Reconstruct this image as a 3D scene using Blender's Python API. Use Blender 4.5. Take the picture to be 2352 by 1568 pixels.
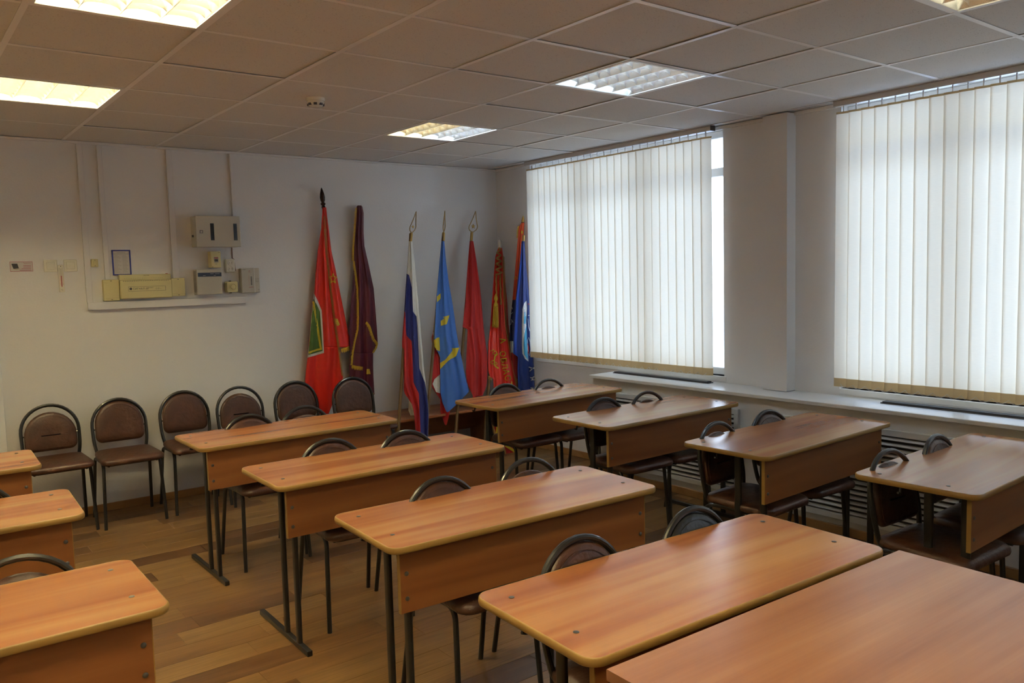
import bpy, bmesh, math, random
from mathutils import Vector, Matrix
from mathutils.geometry import tessellate_polygon
PI = math.pi
random.seed(7)
S = bpy.context.scene
for o in list(bpy.data.objects): bpy.data.objects.remove(o)
COL = S.collection

# ------------------------------------------------------------------ camera
CAMP = Vector((-1.08918, -3.36544, 1.62981)); YAW, PITCH, ROLL, FPX = .657765, -.083864, -.026883, 1884.1
cy_, sy_, cp_, sp_ = math.cos(YAW), math.sin(YAW), math.cos(PITCH), math.sin(PITCH)
FW = Vector((sy_*cp_, cy_*cp_, sp_)); RT = Vector((cy_, -sy_, 0)); UP = RT.cross(FW)
RT, UP = math.cos(ROLL)*RT+math.sin(ROLL)*UP, -math.sin(ROLL)*RT+math.cos(ROLL)*UP
cam = bpy.data.cameras.new('camera'); co = bpy.data.objects.new('camera', cam); COL.objects.link(co)
co.matrix_world = Matrix(((RT.x, UP.x, -FW.x, CAMP.x), (RT.y, UP.y, -FW.y, CAMP.y), (RT.z, UP.z, -FW.z, CAMP.z), (0, 0, 0, 1)))
cam.sensor_width = 36; cam.lens = FPX/2352*36; cam.clip_start = .05; cam.clip_end = 300
S.camera = co
def ray(px, py): return FW + RT*((px-1176)/FPX) - UP*((py-784)/FPX)
def at(px, py, yb, yt=None, zt=2.0):
    """measured photo pixel -> point on the (leaning) plane y = yb + (yt-yb)*z/zt"""
    d = ray(px, py); k = 0 if yt is None else (yt-yb)/zt
    t = (yb + k*CAMP.z - CAMP.y)/(d.y - k*d.z)
    return CAMP + d*t

# ------------------------------------------------------------------ light
S.view_settings.view_transform = 'Standard'; S.view_settings.look = 'None'; S.view_settings.exposure = 0.25
S.view_settings.gamma = 1.0; S.view_settings.use_curve_mapping = False
SKY = 6.4
W = bpy.data.worlds.new('sky'); S.world = W; W.use_nodes = True
nt = W.node_tree; nt.nodes.clear()
wo = nt.nodes.new('ShaderNodeOutputWorld'); bg = nt.nodes.new('ShaderNodeBackground')
tc = nt.nodes.new('ShaderNodeTexCoord'); sx = nt.nodes.new('ShaderNodeSeparateXYZ'); cr = nt.nodes.new('ShaderNodeValToRGB')
nt.links.new(tc.outputs['Generated'], sx.inputs[0]); nt.links.new(sx.outputs['Z'], cr.inputs[0])
cr.color_ramp.elements[0].color = (.70, .84, 1, 1); cr.color_ramp.elements[1].color = (.4, .6, 1, 1)
nt.links.new(cr.outputs[0], bg.inputs[0]); nt.links.new(bg.outputs[0], wo.inputs[0]); bg.inputs[1].default_value = SKY
TUBE = 175.0

# ------------------------------------------------------------------ materials
def srgb(r, g, b):
    f = lambda c: (c/255/12.92) if c/255 <= .04045 else ((c/255+.055)/1.055)**2.4
    return (f(r), f(g), f(b), 1)
def lin(c): return c if len(c) == 4 else (*c, 1)
def new_mat(name):
    m = bpy.data.materials.new(name); m.use_nodes = True
    return m, m.node_tree, m.node_tree.nodes['Principled BSDF']
def mat(name, col, rough=.5, metal=0, bump=0, bscale=200, var=.04, vscale=8, spec=.5, sheen=0, trans=0, coat=0):
    m, t, b = new_mat(name)
    L, N = t.links, t.nodes
    tcn = N.new('ShaderNodeTexCoord')
    nz = N.new('ShaderNodeTexNoise'); nz.inputs['Scale'].default_value = vscale; nz.inputs['Detail'].default_value = 3
    L.new(tcn.outputs['Object'], nz.inputs['Vector'])
    mx = N.new('ShaderNodeMix'); mx.data_type = 'RGBA'
    c = lin(col); mx.inputs[6].default_value = tuple(max(0, v*(1-var)) for v in c[:3])+(1,)
    mx.inputs[7].default_value = tuple(min(1, v*(1+var)) for v in c[:3])+(1,)
    L.new(nz.outputs['Fac'], mx.inputs[0]); L.new(mx.outputs[2], b.inputs['Base Color'])
    b.inputs['Roughness'].default_value = rough; b.inputs['Metallic'].default_value = metal
    b.inputs['Specular IOR Level'].default_value = spec
    b.inputs['Sheen Weight'].default_value = sheen
    b.inputs['Coat Weight'].default_value = coat
    if bump:
        n2 = N.new('ShaderNodeTexNoise'); n2.inputs['Scale'].default_value = bscale; n2.inputs['Detail'].default_value = 4
        L.new(tcn.outputs['Object'], n2.inputs['Vector'])
        bp = N.new('ShaderNodeBump'); bp.inputs['Strength'].default_value = bump; bp.inputs['Distance'].default_value = .004
        L.new(n2.outputs['Fac'], bp.inputs['Height']); L.new(bp.outputs[0], b.inputs['Normal'])
    if trans:
        tr = N.new('ShaderNodeBsdfTranslucent'); L.new(mx.outputs[2], tr.inputs['Color'])
        ms = N.new('ShaderNodeMixShader'); ms.inputs[0].default_value = trans
        out = N['Material Output']; L.new(b.outputs[0], ms.inputs[1]); L.new(tr.outputs[0], ms.inputs[2]); L.new(ms.outputs[0], out.inputs[0])
    return m
def wood(name, c1, c2, c3, rough=.25, sc=(1.1, 14, 14), coat=0.0, streak=.10, seed=0):
    """laminate with long grain along x"""
    m, t, b = new_mat(name); L, N = t.links, t.nodes
    tcn = N.new('ShaderNodeTexCoord'); oi = N.new('ShaderNodeObjectInfo')
    ad = N.new('ShaderNodeVectorMath'); ad.operation = 'ADD'
    ml = N.new('ShaderNodeMath'); ml.operation = 'MULTIPLY'; ml.inputs[1].default_value = 37
    L.new(oi.outputs['Random'], ml.inputs[0]); L.new(tcn.outputs['Object'], ad.inputs[0]); L.new(ml.outputs[0], ad.inputs[1])
    mp = N.new('ShaderNodeMapping'); mp.inputs['Scale'].default_value = sc; mp.inputs['Location'].default_value = (seed, seed, 0)
    L.new(ad.outputs[0], mp.inputs['Vector'])
    n1 = N.new('ShaderNodeTexNoise'); n1.inputs['Scale'].default_value = .5; n1.inputs['Detail'].default_value = 2; n1.inputs['Distortion'].default_value = .6
    L.new(mp.outputs[0], n1.inputs['Vector'])
    mp2 = N.new('ShaderNodeMapping'); mp2.inputs['Scale'].default_value = (sc[0]*3, sc[1]*12, sc[2]*12)
    L.new(ad.outputs[0], mp2.inputs['Vector'])
    n2 = N.new('ShaderNodeTexNoise'); n2.inputs['Scale'].default_value = .8; n2.inputs['Detail'].default_value = 5
    L.new(mp2.outputs[0], n2.inputs['Vector'])
    r = N.new('ShaderNodeValToRGB'); e = r.color_ramp.elements
    e[0].position = .34; e[0].color = lin(c1); e[1].position = .66; e[1].color = lin(c3)
    em = e.new(.5); em.color = lin(c2)
    L.new(n1.outputs['Fac'], r.inputs[0])
    mx = N.new('ShaderNodeMix'); mx.data_type = 'RGBA'; mx.blend_type = 'MULTIPLY'; mx.inputs[0].default_value = streak
    r2 = N.new('ShaderNodeValToRGB'); r2.color_ramp.elements[0].position = .35; r2.color_ramp.elements[1].position = .62
    r2.color_ramp.elements[0].color = (.55, .5, .46, 1)
    L.new(n2.outputs['Fac'], r2.inputs[0]); L.new(r.outputs[0], mx.inputs[6]); L.new(r2.outputs[0], mx.inputs[7])
    L.new(mx.outputs[2], b.inputs['Base Color']); b.inputs['Roughness'].default_value = rough; b.inputs['Coat Weight'].default_value = coat
    return m
M = {}
M['wall'] = None
def wall_mat(name, col, pat=.45):
    m, t, b = new_mat(name); L, N = t.links, t.nodes
    tcn = N.new('ShaderNodeTexCoord'); mp = N.new('ShaderNodeMapping'); mp.inputs['Scale'].default_value = (1, 1, 2.2)
    L.new(tcn.outputs['Object'], mp.inputs[0])
    vo = N.new('ShaderNodeTexNoise'); vo.inputs['Scale'].default_value = 55; vo.inputs['Detail'].default_value = 3; vo.inputs['Roughness'].default_value = .6
    L.new(mp.outputs[0], vo.inputs['Vector'])
    n = N.new('ShaderNodeTexNoise'); n.inputs['Scale'].default_value = 1.5; L.new(tcn.outputs['Object'], n.inputs['Vector'])
    mx = N.new('ShaderNodeMix'); mx.data_type = 'RGBA'; mx.inputs[6].default_value = tuple(v*.96 for v in col[:3])+(1,); mx.inputs[7].default_value = col
    L.new(n.outputs['Fac'], mx.inputs[0]); L.new(mx.outputs[2], b.inputs['Base Color'])
    bp = N.new('ShaderNodeBump'); bp.inputs['Strength'].default_value = pat; bp.inputs['Distance'].default_value = .002
    L.new(vo.outputs['Fac'], bp.inputs['Height']); L.new(bp.outputs[0], b.inputs['Normal'])
    b.inputs['Roughness'].default_value = .6; b.inputs['Specular IOR Level'].default_value = .3
    return m
M['wall'] = wall_mat('pale textured wallpaper', (.80, .80, .81, 1))
M['tile'] = None
def tile_mat():
    m, t, b = new_mat('mineral ceiling tile'); L, N = t.links, t.nodes
    tcn = N.new('ShaderNodeTexCoord'); oi = N.new('ShaderNodeObjectInfo')
    ml = N.new('ShaderNodeMath'); ml.operation = 'MULTIPLY'; ml.inputs[1].default_value = 11
    ad = N.new('ShaderNodeVectorMath'); ad.operation = 'ADD'
    L.new(oi.outputs['Random'], ml.inputs[0]); L.new(tcn.outputs['Object'], ad.inputs[0]); L.new(ml.outputs[0], ad.inputs[1])
    mp = N.new('ShaderNodeMapping'); mp.inputs['Scale'].default_value = (60, 130, 60); mp.inputs['Rotation'].default_value = (0, 0, .5)
    L.new(ad.outputs[0], mp.inputs[0])
    v = N.new('ShaderNodeTexVoronoi'); v.inputs['Scale'].default_value = 1.0; L.new(mp.outputs[0], v.inputs['Vector'])
    n = N.new('ShaderNodeTexNoise'); n.inputs['Scale'].default_value = 22; L.new(ad.outputs[0], n.inputs['Vector'])
    th = N.new('ShaderNodeMath'); th.operation = 'MULTIPLY'; th.inputs[1].default_value = .36; L.new(n.outputs['Fac'], th.inputs[0])
    lt = N.new('ShaderNodeMath'); lt.operation = 'LESS_THAN'; L.new(v.outputs['Distance'], lt.inputs[0]); L.new(th.outputs[0], lt.inputs[1])
    mx = N.new('ShaderNodeMix'); mx.data_type = 'RGBA'; mx.inputs[6].default_value = (.67, .66, .645, 1); mx.inputs[7].default_value = (.48, .465, .45, 1)
    L.new(lt.outputs[0], mx.inputs[0]); L.new(mx.outputs[2], b.inputs['Base Color'])
    b.inputs['Roughness'].default_value = .9; b.inputs['Specular IOR Level'].default_value = .1
    return m
M['tile'] = tile_mat()
M['rail'] = mat('white enamelled grid rail', (.8, .79, .79), .4)
M['void'] = mat('dark plenum', (.05, .045, .04), .9)
M['white'] = mat('white plastic', (.78, .79, .8), .35)
M['pvc'] = mat('white pvc frame', (.8, .82, .85), .3)
M['sill'] = mat('white laminated sill', (.78, .79, .8), .28)
M['duct'] = mat('white cable duct', (.75, .75, .77), .4)
M['beige'] = mat('pale grey beige enamel', (.55, .52, .44), .4)
M['grey'] = mat('warm grey plastic', (.5, .48, .42), .45)
M['cream'] = mat('aged yellow plastic', (.68, .62, .33), .4)
M['ivory'] = mat('ivory plastic', (.80, .78, .68), .22)
M['black'] = mat('black painted steel', (.009, .009, .010), .36, coat=.15)
M['dgrey'] = mat('dark print', (.05, .05, .06), .4)
M['smoke'] = mat('smoked plastic window', (.012, .014, .02), .1)
M['steel'] = mat('zinc screw', (.13, .12, .11), .4, metal=.6)
M['alu'] = mat('bright aluminium reflector', (.9, .9, .9), .22, metal=.75, var=.01)
M['alurail'] = mat('satin aluminium rail', (.62, .58, .53), .35, metal=.2)
M['leather'] = mat('brown leatherette', (.06, .023, .012), .4, bump=1.0, bscale=38, var=.55, vscale=14)
M['leatherb'] = mat('black leatherette', (.012, .012, .013), .32, bump=.5, bscale=60, var=.3)
M['ply'] = mat('dark seat board', (.02, .015, .012), .5)
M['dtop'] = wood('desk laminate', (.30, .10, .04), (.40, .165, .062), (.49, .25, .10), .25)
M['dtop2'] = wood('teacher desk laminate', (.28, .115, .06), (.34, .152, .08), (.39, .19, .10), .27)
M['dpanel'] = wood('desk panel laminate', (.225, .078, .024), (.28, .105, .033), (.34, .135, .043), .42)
M['edge'] = mat('ochre edge band', (.34, .2, .055), .42)
M['bench'] = wood('bench laminate', (.27, .09, .035), (.36, .13, .05), (.42, .17, .06), .35)
M['base'] = wood('oak skirting', (.3, .15, .055), (.38, .2, .075), (.42, .23, .09), .35)
M['fl_a'] = wood('oak floor strip', (.175, .092, .031), (.235, .13, .046), (.28, .16, .061), .34, sc=(2.2, 16, 16), streak=.6)
M['fl_b'] = wood('dark oak floor strip', (.085, .038, .013), (.12, .055, .02), (.15, .072, .027), .34, sc=(2.2, 16, 16), streak=.6)
M['fl_c'] = wood('mid oak floor strip', (.16, .076, .025), (.21, .108, .037), (.25, .135, .048), .34, sc=(2.2, 16, 16), streak=.6)
M['fl_gap'] = mat('floor bed', (.05, .025, .01), .7)
M['pole'] = mat('varnished ochre pole', (.14, .075, .022), .4)
M['gold'] = mat('brass', (.55, .36, .12), .3, metal=.8)
M['finial'] = mat('pale brass ring', (.5, .37, .2), .3, metal=.7)
M['silver'] = mat('nickel finial', (.85, .84, .8), .25, metal=.3)
M['darkwood'] = mat('dark turned wood', (.03, .012, .008), .25)
M['fringe'] = mat('gold fringe thread', (.62, .4, .03), .6, bump=.6, bscale=300, var=.4, vscale=120)
M['fringe2'] = mat('old gold braid', (.42, .24, .06), .6, bump=.6, bscale=300, var=.4, vscale=150)
M['chain'] = mat('white bead chain', (.75, .75, .72), .4)
def cloth(name, col, rough=.75, sheen=.04, bump=.15, trans=.08): 
    M[name] = mat(name+' cloth', col, rough, bump=bump, bscale=350, sheen=sheen, var=.08, vscale=30, trans=trans); return M[name]
cloth('satin_red', (.7, .02, .008), .36); cloth('red', (.45, .011, .011), .7); cloth('dark_red', (.25, .01, .012)); cloth('maroon', (.085, .004, .018), .5)
cloth('cwhite', (.72, .7, .64)); cloth('blue', (.009, .014, .14)); cloth('skyblue', (.05, .16, .52)); cloth('navy', (.012, .018, .09)); cloth('royal', (.008, .03, .2), .5)
cloth('cyan', (.05, .33, .5)); cloth('pale', (.55, .62, .7)); cloth('yellow', (.66, .5, .03)); cloth('green', (.07, .14, .02)); cloth('orange', (.75, .1, .03)); cloth('royal_highlight', (.01, .06, .42))
def blind_mat(name, col, tr):
    m, t, b = new_mat(name); L, N = t.links, t.nodes
    tcn = N.new('ShaderNodeTexCoord'); mp = N.new('ShaderNodeMapping'); mp.inputs['Scale'].default_value = (30, 30, 260)
    L.new(tcn.outputs['Object'], mp.inputs[0])
    n = N.new('ShaderNodeTexNoise'); n.inputs['Scale'].default_value = 1; n.inputs['Detail'].default_value = 3; L.new(mp.outputs[0], n.inputs['Vector'])
    mx = N.new('ShaderNodeMix'); mx.data_type = 'RGBA'; mx.inputs[6].default_value = tuple(v*.93 for v in col)+(1,); mx.inputs[7].default_value = (*col, 1)
    L.new(n.outputs['Fac'], mx.inputs[0])
    di = N.new('ShaderNodeBsdfDiffuse'); trn = N.new('ShaderNodeBsdfTranslucent'); ms = N.new('ShaderNodeMixShader'); ms.inputs[0].default_value = tr
    L.new(mx.outputs[2], di.inputs[0]); L.new(mx.outputs[2], trn.inputs[0]); L.new(di.outputs[0], ms.inputs[1]); L.new(trn.outputs[0], ms.inputs[2])
    L.new(ms.outputs[0], N['Material Output'].inputs[0]); N.remove(b)
    return m
M['vane'] = blind_mat('cream woven vane', (.94, .855, .69), .38)
M['hem'] = blind_mat('doubled vane hem', (.78, .64, .4), .28)
def glass_mat():
    m, t, b = new_mat('window glass'); L, N = t.links, t.nodes
    tr = N.new('ShaderNodeBsdfTransparent'); gl = N.new('ShaderNodeBsdfGlossy'); gl.inputs['Roughness'].default_value = .02
    fr = N.new('ShaderNodeFresnel'); fr.inputs[0].default_value = 1.45; ms = N.new('ShaderNodeMixShader')
    L.new(fr.outputs[0], ms.inputs[0]); L.new(tr.outputs[0], ms.inputs[1]); L.new(gl.outputs[0], ms.inputs[2])
    L.new(ms.outputs[0], N['Material Output'].inputs[0]); N.remove(b); return m
M['glass'] = glass_mat()
def emit(name, col, s):
    m, t, b = new_mat(name); b.inputs['Base Color'].default_value = (*col, 1)
    b.inputs['Emission Color'].default_value = (*col, 1); b.inputs['Emission Strength'].default_value = s; return m
M['tube_warm'] = emit('warm fluorescent tube', (1, .83, .44), TUBE)
M['tube_cool'] = emit('cool fluorescent tube', (.8, .92, 1), TUBE)
M['tube_midw'] = emit('distant warm fluorescent tube', (1, .84, .45), 55); M['tube_midc'] = emit('distant cool fluorescent tube', (.75, .9, 1), 55)
M['tube_dimc'] = emit('weak cool fluorescent tube', (.72, .88, 1), 16)
M['tube_dimw'] = emit('weak warm fluorescent tube', (1, .9, .6), 7)
M['tube_off'] = mat('unlit fluorescent tube', (.7, .71, .7), .25)

# ------------------------------------------------------------------ mesh helpers
class MB:
    def __init__(s): s.v = []; s.f = []; s.m = []
    def add(s, vs, fs, mi=0):
        b = len(s.v); s.v += [tuple(v) for v in vs]; s.f += [tuple(b+i for i in f) for f in fs]; s.m += [mi]*len(fs)
    def box(s, x0, y0, z0, x1, y1, z1, mi=0, bev=0, T=None):
        if bev <= 0:
            vs = [(x, y, z) for z in (z0, z1) for y in (y0, y1) for x in (x0, x1)]
            fs = [(0, 2, 3, 1), (4, 5, 7, 6), (0, 1, 5, 4), (2, 6, 7, 3), (0, 4, 6, 2), (1, 3, 7, 5)]
        else:
            b = bev; vs = []; fs = []
            def v(x, y, z): vs.append((x, y, z)); return len(vs)-1
            idx = {}
            X, Y, Z = (x0, x1), (y0, y1), (z0, z1)
            for i in (0, 1):
                for j in (0, 1):
                    for k in (0, 1):
                        di, dj, dk = (b, -b)[i], (b, -b)[j], (b, -b)[k]
                        idx[i, j, k] = (v(X[i], Y[j]+dj, Z[k]+dk), v(X[i]+di, Y[j], Z[k]+dk), v(X[i]+di, Y[j]+dj, Z[k]))
            for a in (0, 1):
                fs.append([idx[a, j, k][0] for j, k in ((0, 0), (1, 0), (1, 1), (0, 1))])
                fs.append([idx[i, a, k][1] for i, k in ((0, 0), (1, 0), (1, 1), (0, 1))])
                fs.append([idx[i, j, a][2] for i, j in ((0, 0), (1, 0), (1, 1), (0, 1))])
            for a in (0, 1):
                for c in (0, 1):
                    fs.append([idx[a, c, 0][0], idx[a, c, 1][0], idx[a, c, 1][1], idx[a, c, 0][1]])
                    fs.append([idx[a, 0, c][0], idx[a, 1, c][0], idx[a, 1, c][2], idx[a, 0, c][2]])
                    fs.append([idx[0, a, c][1], idx[1, a, c][1], idx[1, a, c][2], idx[0, a, c][2]])
            for key in idx: fs.append(list(idx[key]))
        if T is not None: vs = [T @ Vector(p) for p in vs]
        s.add(vs, fs, mi); return s
    def tube(s, pts, r, n=8, mi=0, closed=False, sy=1.0, cap=True, up=None):
        pts = [Vector(p) for p in pts]; N = len(pts)
        rr = r if isinstance(r, (list, tuple)) else [r]*N
        t0 = (pts[1]-pts[0]).normalized()
        a = Vector(up) if up else (Vector((0, 0, 1)) if abs(t0.z) < .9 else Vector((1, 0, 0)))
        nrm = (a - t0*a.dot(t0)).normalized(); vs = []
        for i in range(N):
            if closed: t = (pts[(i+1) % N]-pts[i-1]).normalized()
            else: t = (pts[min(i+1, N-1)]-pts[max(i-1, 0)]).normalized()
            nrm = (nrm - t*nrm.dot(t)).normalized(); bn = t.cross(nrm)
            for k in range(n):
                an = 2*PI*(k+.5)/n; vs.append(pts[i]+nrm*math.cos(an)*rr[i]+bn*math.sin(an)*rr[i]*sy)
        fs = []
        for i in range(N if closed else N-1):
            j = (i+1) % N
            for k in range(n): fs.append((i*n+k, i*n+(k+1) % n, j*n+(k+1) % n, j*n+k))
        if not closed and cap: fs += [tuple(range(n-1, -1, -1)), tuple((N-1)*n+k for k in range(n))]
        s.add(vs, fs, mi); return s
    def lathe(s, prof, n=20, mi=0, c=(0, 0, 0), T=None):
        vs = []; fs = []
        for (r, z) in prof:
            for k in range(n): vs.append((c[0]+r*math.cos(2*PI*k/n), c[1]+r*math.sin(2*PI*k/n), c[2]+z))
        for i in range(len(prof)-1):
            for k in range(n): fs.append((i*n+k, i*n+(k+1) % n, (i+1)*n+(k+1) % n, (i+1)*n+k))
        fs += [tuple(range(n-1, -1, -1)), tuple((len(prof)-1)*n+k for k in range(n))]
        if T is not None: vs = [T @ Vector(p) for p in vs]
        s.add(vs, fs, mi); return s
    def loft(s, rings, mi=0, cap=True):
        n = len(rings[0]); vs = [p for r in rings for p in r]; fs = []
        for i in range(len(rings)-1):
            for k in range(n): fs.append((i*n+k, i*n+(k+1) % n, (i+1)*n+(k+1) % n, (i+1)*n+k))
        if cap: fs += [tuple(range(n-1, -1, -1)), tuple((len(rings)-1)*n+k for k in range(n))]
        s.add(vs, fs, mi); return s
    def build(s, name, mats, parent=None, smooth=True, ang=35, fixn=True):
        me = bpy.data.meshes.new(name); me.from_pydata(s.v, [], s.f)
        mats = mats if isinstance(mats, (list, tuple)) else [mats]
        for m in mats: me.materials.append(M[m] if isinstance(m, str) else m)
        me.polygons.foreach_set('material_index', s.m)
        if fixn:
            bm = bmesh.new(); bm.from_mesh(me); bmesh.ops.recalc_face_normals(bm, faces=bm.faces); bm.to_mesh(me); bm.free()
        if smooth:
            me.shade_smooth(); me.set_sharp_from_angle(angle=math.radians(ang))
        me.update()
        o = bpy.data.objects.new(name, me); COL.objects.link(o)
        if parent is not None: o.parent = parent
        return o
def fillet(pts, r, n=6):
    P = [Vector(p) for p in pts]; out = [P[0]]
    for i in range(1, len(P)-1):
        a, b, c = P[i-1], P[i], P[i+1]; ri = r[i-1] if isinstance(r, (list, tuple)) else r
        u = (a-b).normalized(); w = (c-b).normalized(); ri = min(ri, (a-b).length*.49, (c-b).length*.49)
        for k in range(n+1):
            t = k/n; out.append((b+u*ri)*(1-t)**2+b*2*t*(1-t)+(b+w*ri)*t*t)
    return out+[P[-1]]
def rrect(hx, hy, r, n=6, cx=0, cy=0):
    o = []
    for qx, qy, a0 in ((1, 1, 0), (-1, 1, 90), (-1, -1, 180), (1, -1, 270)):
        for k in range(n+1):
            a = math.radians(a0+90*k/n); o.append((cx+qx*(hx-r)+r*math.cos(a), cy+qy*(hy-r)+r*math.sin(a)))
    return o
def tag(o, label=None, cat=None, group=None, kind=None):
    if label: o['label'] = label
    if cat: o['category'] = cat
    if group: o['group'] = group
    if kind: o['kind'] = kind
    return o
def empty(name, loc=(0, 0, 0), rz=0, label=None, cat=None, group=None):
    o = bpy.data.objects.new(name, None); COL.objects.link(o); o.location = loc; o.rotation_euler = (0, 0, rz); o.empty_display_size = .1
    return tag(o, label, cat, group)
KIDS = {}
def copy_tree(o, parent=None):
    c = o.copy(); COL.objects.link(c); c.parent = parent
    for ch in list(o.children): copy_tree(ch, c)
    return c
def struct(name, mb, m, smooth=False, parent=None, label=None):
    o = mb.build(name, m, parent, smooth=smooth)
    if parent is None: tag(o, label, None, None, 'structure')
    elif label: o['label'] = label
    return o

# ------------------------------------------------------------------ room
X0, XW, Y0, YB, H = -3.3, 3.70, -5.6, 3.02, 2.615
# floor bed and boards
fl = struct('floor', MB().box(X0, Y0, -.06, XW+.0, YB, -.0045), 'fl_gap', label='wood strip laminate floor in mid and dark oak tones')
PW = .155
near, far = [], []
for j in range(int((YB-Y0)/PW)+2):
    y1 = YB-.01-j*PW; y0 = y1-PW
    if y1 < Y0: break
    rnd = random.Random(100+j); x = X0 - rnd.uniform(0, .7)
    while x < XW:
        Ln = rnd.choice([.38, .5, .72, .9]); a, b = max(x, X0), min(x+Ln, XW-.005)
        if b-a > .03: (near if (y0 > -1.55 and b > -1.35 and a < 3.5 and (a+b)/2 > -1.35-.0) else far).append((a, b, max(y0, Y0), y1, rnd.random()))
        x += Ln
shared = {}
random.shuffle(near)
near.sort(key=lambda q: -(q[1]-q[0])*(1 if q[0] > -1.1 else .3))
for (a, b, y0, y1, q) in near[:298]:
    L_, Wd = round(b-a, 3), round(y1-y0, 3)
    mk = 'fl_b' if q < .24 else ('fl_c' if q < .5 else 'fl_a')
    if (L_, Wd, mk) not in shared:
        shared[L_, Wd, mk] = MB().box(-L_/2+.0006, -Wd/2+.0006, -.0045, L_/2-.0006, Wd/2-.0006, 0, bev=.0007).build('plank', mk, fl, smooth=False).data
        o = fl.children[-1] if False else [c for c in COL.objects if c.data == shared[L_, Wd, mk]][0]
    else:
        o = bpy.data.objects.new('plank', shared[L_, Wd, mk]); COL.objects.link(o); o.parent = fl
    o.location = ((a+b)/2, (y0+y1)/2, 0)
mb = MB()
for (a, b, y0, y1, q) in near[298:]+far:
    mb.box(a+.0006, y0+.0006, -.0045, b-.0006, y1-.0006, 0, mi=2 if q < .24 else (1 if q < .5 else 0))
o = mb.build('plank_field', ['fl_a', 'fl_c', 'fl_b'], fl, smooth=False); tag(o, kind='stuff')
# walls
struct('wall_back', MB().box(X0-.15, YB, -.06, XW+.35, YB+.15, 2.95), 'wall', label='pale textured wallpapered back wall')
struct('wall_left', MB().box(X0-.15, Y0, -.06, X0, YB, 2.95), 'wall')
struct('wall_front', MB().box(X0-.15, Y0-.15, -.06, XW+.35, Y0, 2.95), 'wall')
WIN = [(.345, 2.46), (-2.62, -.55), (-5.2, -3.35)]; WZ0, WZ1 = .845, 2.60
mb = MB(); mb.box(XW, Y0, -.06, XW+.3, YB, WZ0); mb.box(XW, Y0, WZ1, XW+.3, YB, 2.95)
ys = [YB]
for a, b in WIN: ys += [b, a]
ys.append(Y0)
for i in range(0, len(ys), 2): mb.box(XW, ys[i+1], WZ0, XW+.3, ys[i], WZ1)
struct('wall_right', mb, 'wall', label='window wall with pale textured wallpaper')
struct('trim_1', MB().box(3.605, -.232, .80, XW, -.048, 2.605), 'wall', label='narrow boxed pipe column between the two windows')
# sill box with heater grilles
BX, BY = 3.42, 1.42
struct('trim_2', MB().box(BX, Y0, 0, XW, BY, .772), 'wall', label='long wallpapered radiator casing under the windows')
sl = struct('trim_3', MB().box(BX-.035, Y0, .772, XW, BY+.01, .797, bev=.003), 'sill', label='white windowsill board on top of the radiator casing')
for n, (a, b) in enumerate(((.40, 1.36), (-2.5, -.88))):
    g = empty('sill_vent', (3.615, (a+b)/2, .797), 0, ('dark slotted sill vent below the blind next to the flags' if n == 0 else 'long dark slotted sill vent below the right-hand blind'), 'vent')
    MB().box(-.03, -(b-a)/2, 0, .03, (b-a)/2, .006).build('vent_frame', 'dgrey', g, smooth=False)
    mb = MB()
    for k in range(5): mb.box(-.026+k*.011, -(b-a)/2+.01, .006, -.02+k*.011, (b-a)/2-.01, .013)
    mb.build('vent_slats', 'black', g, smooth=False)
def grille(name, y0, y1, z0, z1, label):
    g = empty(name, (BX, (y0+y1)/2, z0), 0, label, 'vent', 'white heater grilles under the windowsill'); w = (y1-y0)/2; h = z1-z0; fw = .038
    MB().box(-.001, -w+.01, .01, .002, w-.01, h-.01).build('backing', 'void', g, smooth=False).location = (-.004, 0, 0)
    for nm, bx in (('frame_bar', (-.022, -w, 0, 0, w, fw)), ('frame_bar', (-.022, -w, h-fw, 0, w, h)), ('frame_bar', (-.022, -w, fw, 0, -w+fw, h-fw)), ('frame_bar', (-.022, w-fw, fw, 0, w, h-fw))):
        MB().box(*bx, bev=.003).build(nm, 'white', g, smooth=False)
    n = int((h-2*fw)/.0315); me = None
    for k in range(n):
        z = fw+(k+.55)*(h-2*fw)/n
        if me is None:
            T = Matrix.Rotation(math.radians(-28), 4, 'Y')
            o = MB().box(-.0145, -w+fw, -.002, .0145, w-fw, .002, T=T).build('slat', 'white', g, smooth=False); me = o.data
        else:
            o = bpy.data.objects.new('slat', me); COL.objects.link(o); o.parent = g
        o.location = (-.013, 0, z)
    return g
grille('radiator_grille', .0, 1.20, .10, .68, 'white slatted heater grille under the windowsill nearest the flags')
grille('radiator_grille', -1.50, -.335, .095, .685, 'white slatted heater grille under the windowsill by the right-hand window')
grille('radiator_grille', -3.9, -2.4, .095, .685, 'white slatted heater grille at the far right beyond the last desk')
# skirting
struct('baseboard_back', MB().box(-.42, YB-.016, 0, XW, YB, .055, bev=.003), 'base', label='oak coloured skirting along the back wall')
struct('baseboard_right', MB().box(XW-.016, BY, 0, XW, YB-.016, .055, bev=.003), 'base', label='oak coloured skirting in the window corner')
struct('baseboard_front', MB().box(BX-.016, Y0, 0, BX, BY, .055, bev=.003), 'base', label='oak coloured skirting along the radiator casing')
# door at the extreme left
d = struct('door_1', MB().box(-1.42, YB-.03, 0, -.53, YB-.001, 2.05), 'pvc', label='white door beside the light switches')
for bx in ((-.53, YB-.035, 0, -.462, YB, 2.11), (-1.49, YB-.035, 0, -1.42, YB, 2.11), (-1.42, YB-.035, 2.05, -.53, YB, 2.11)):
    MB().box(*bx, bev=.004).build('door_frame', 'pvc', d, smooth=False)
MB().tube([(-.6, YB-.03, 1.02), (-.6, YB-.08, 1.02), (-.72, YB-.085, 1.02)], .009).build('door_handle', 'steel', d)

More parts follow.
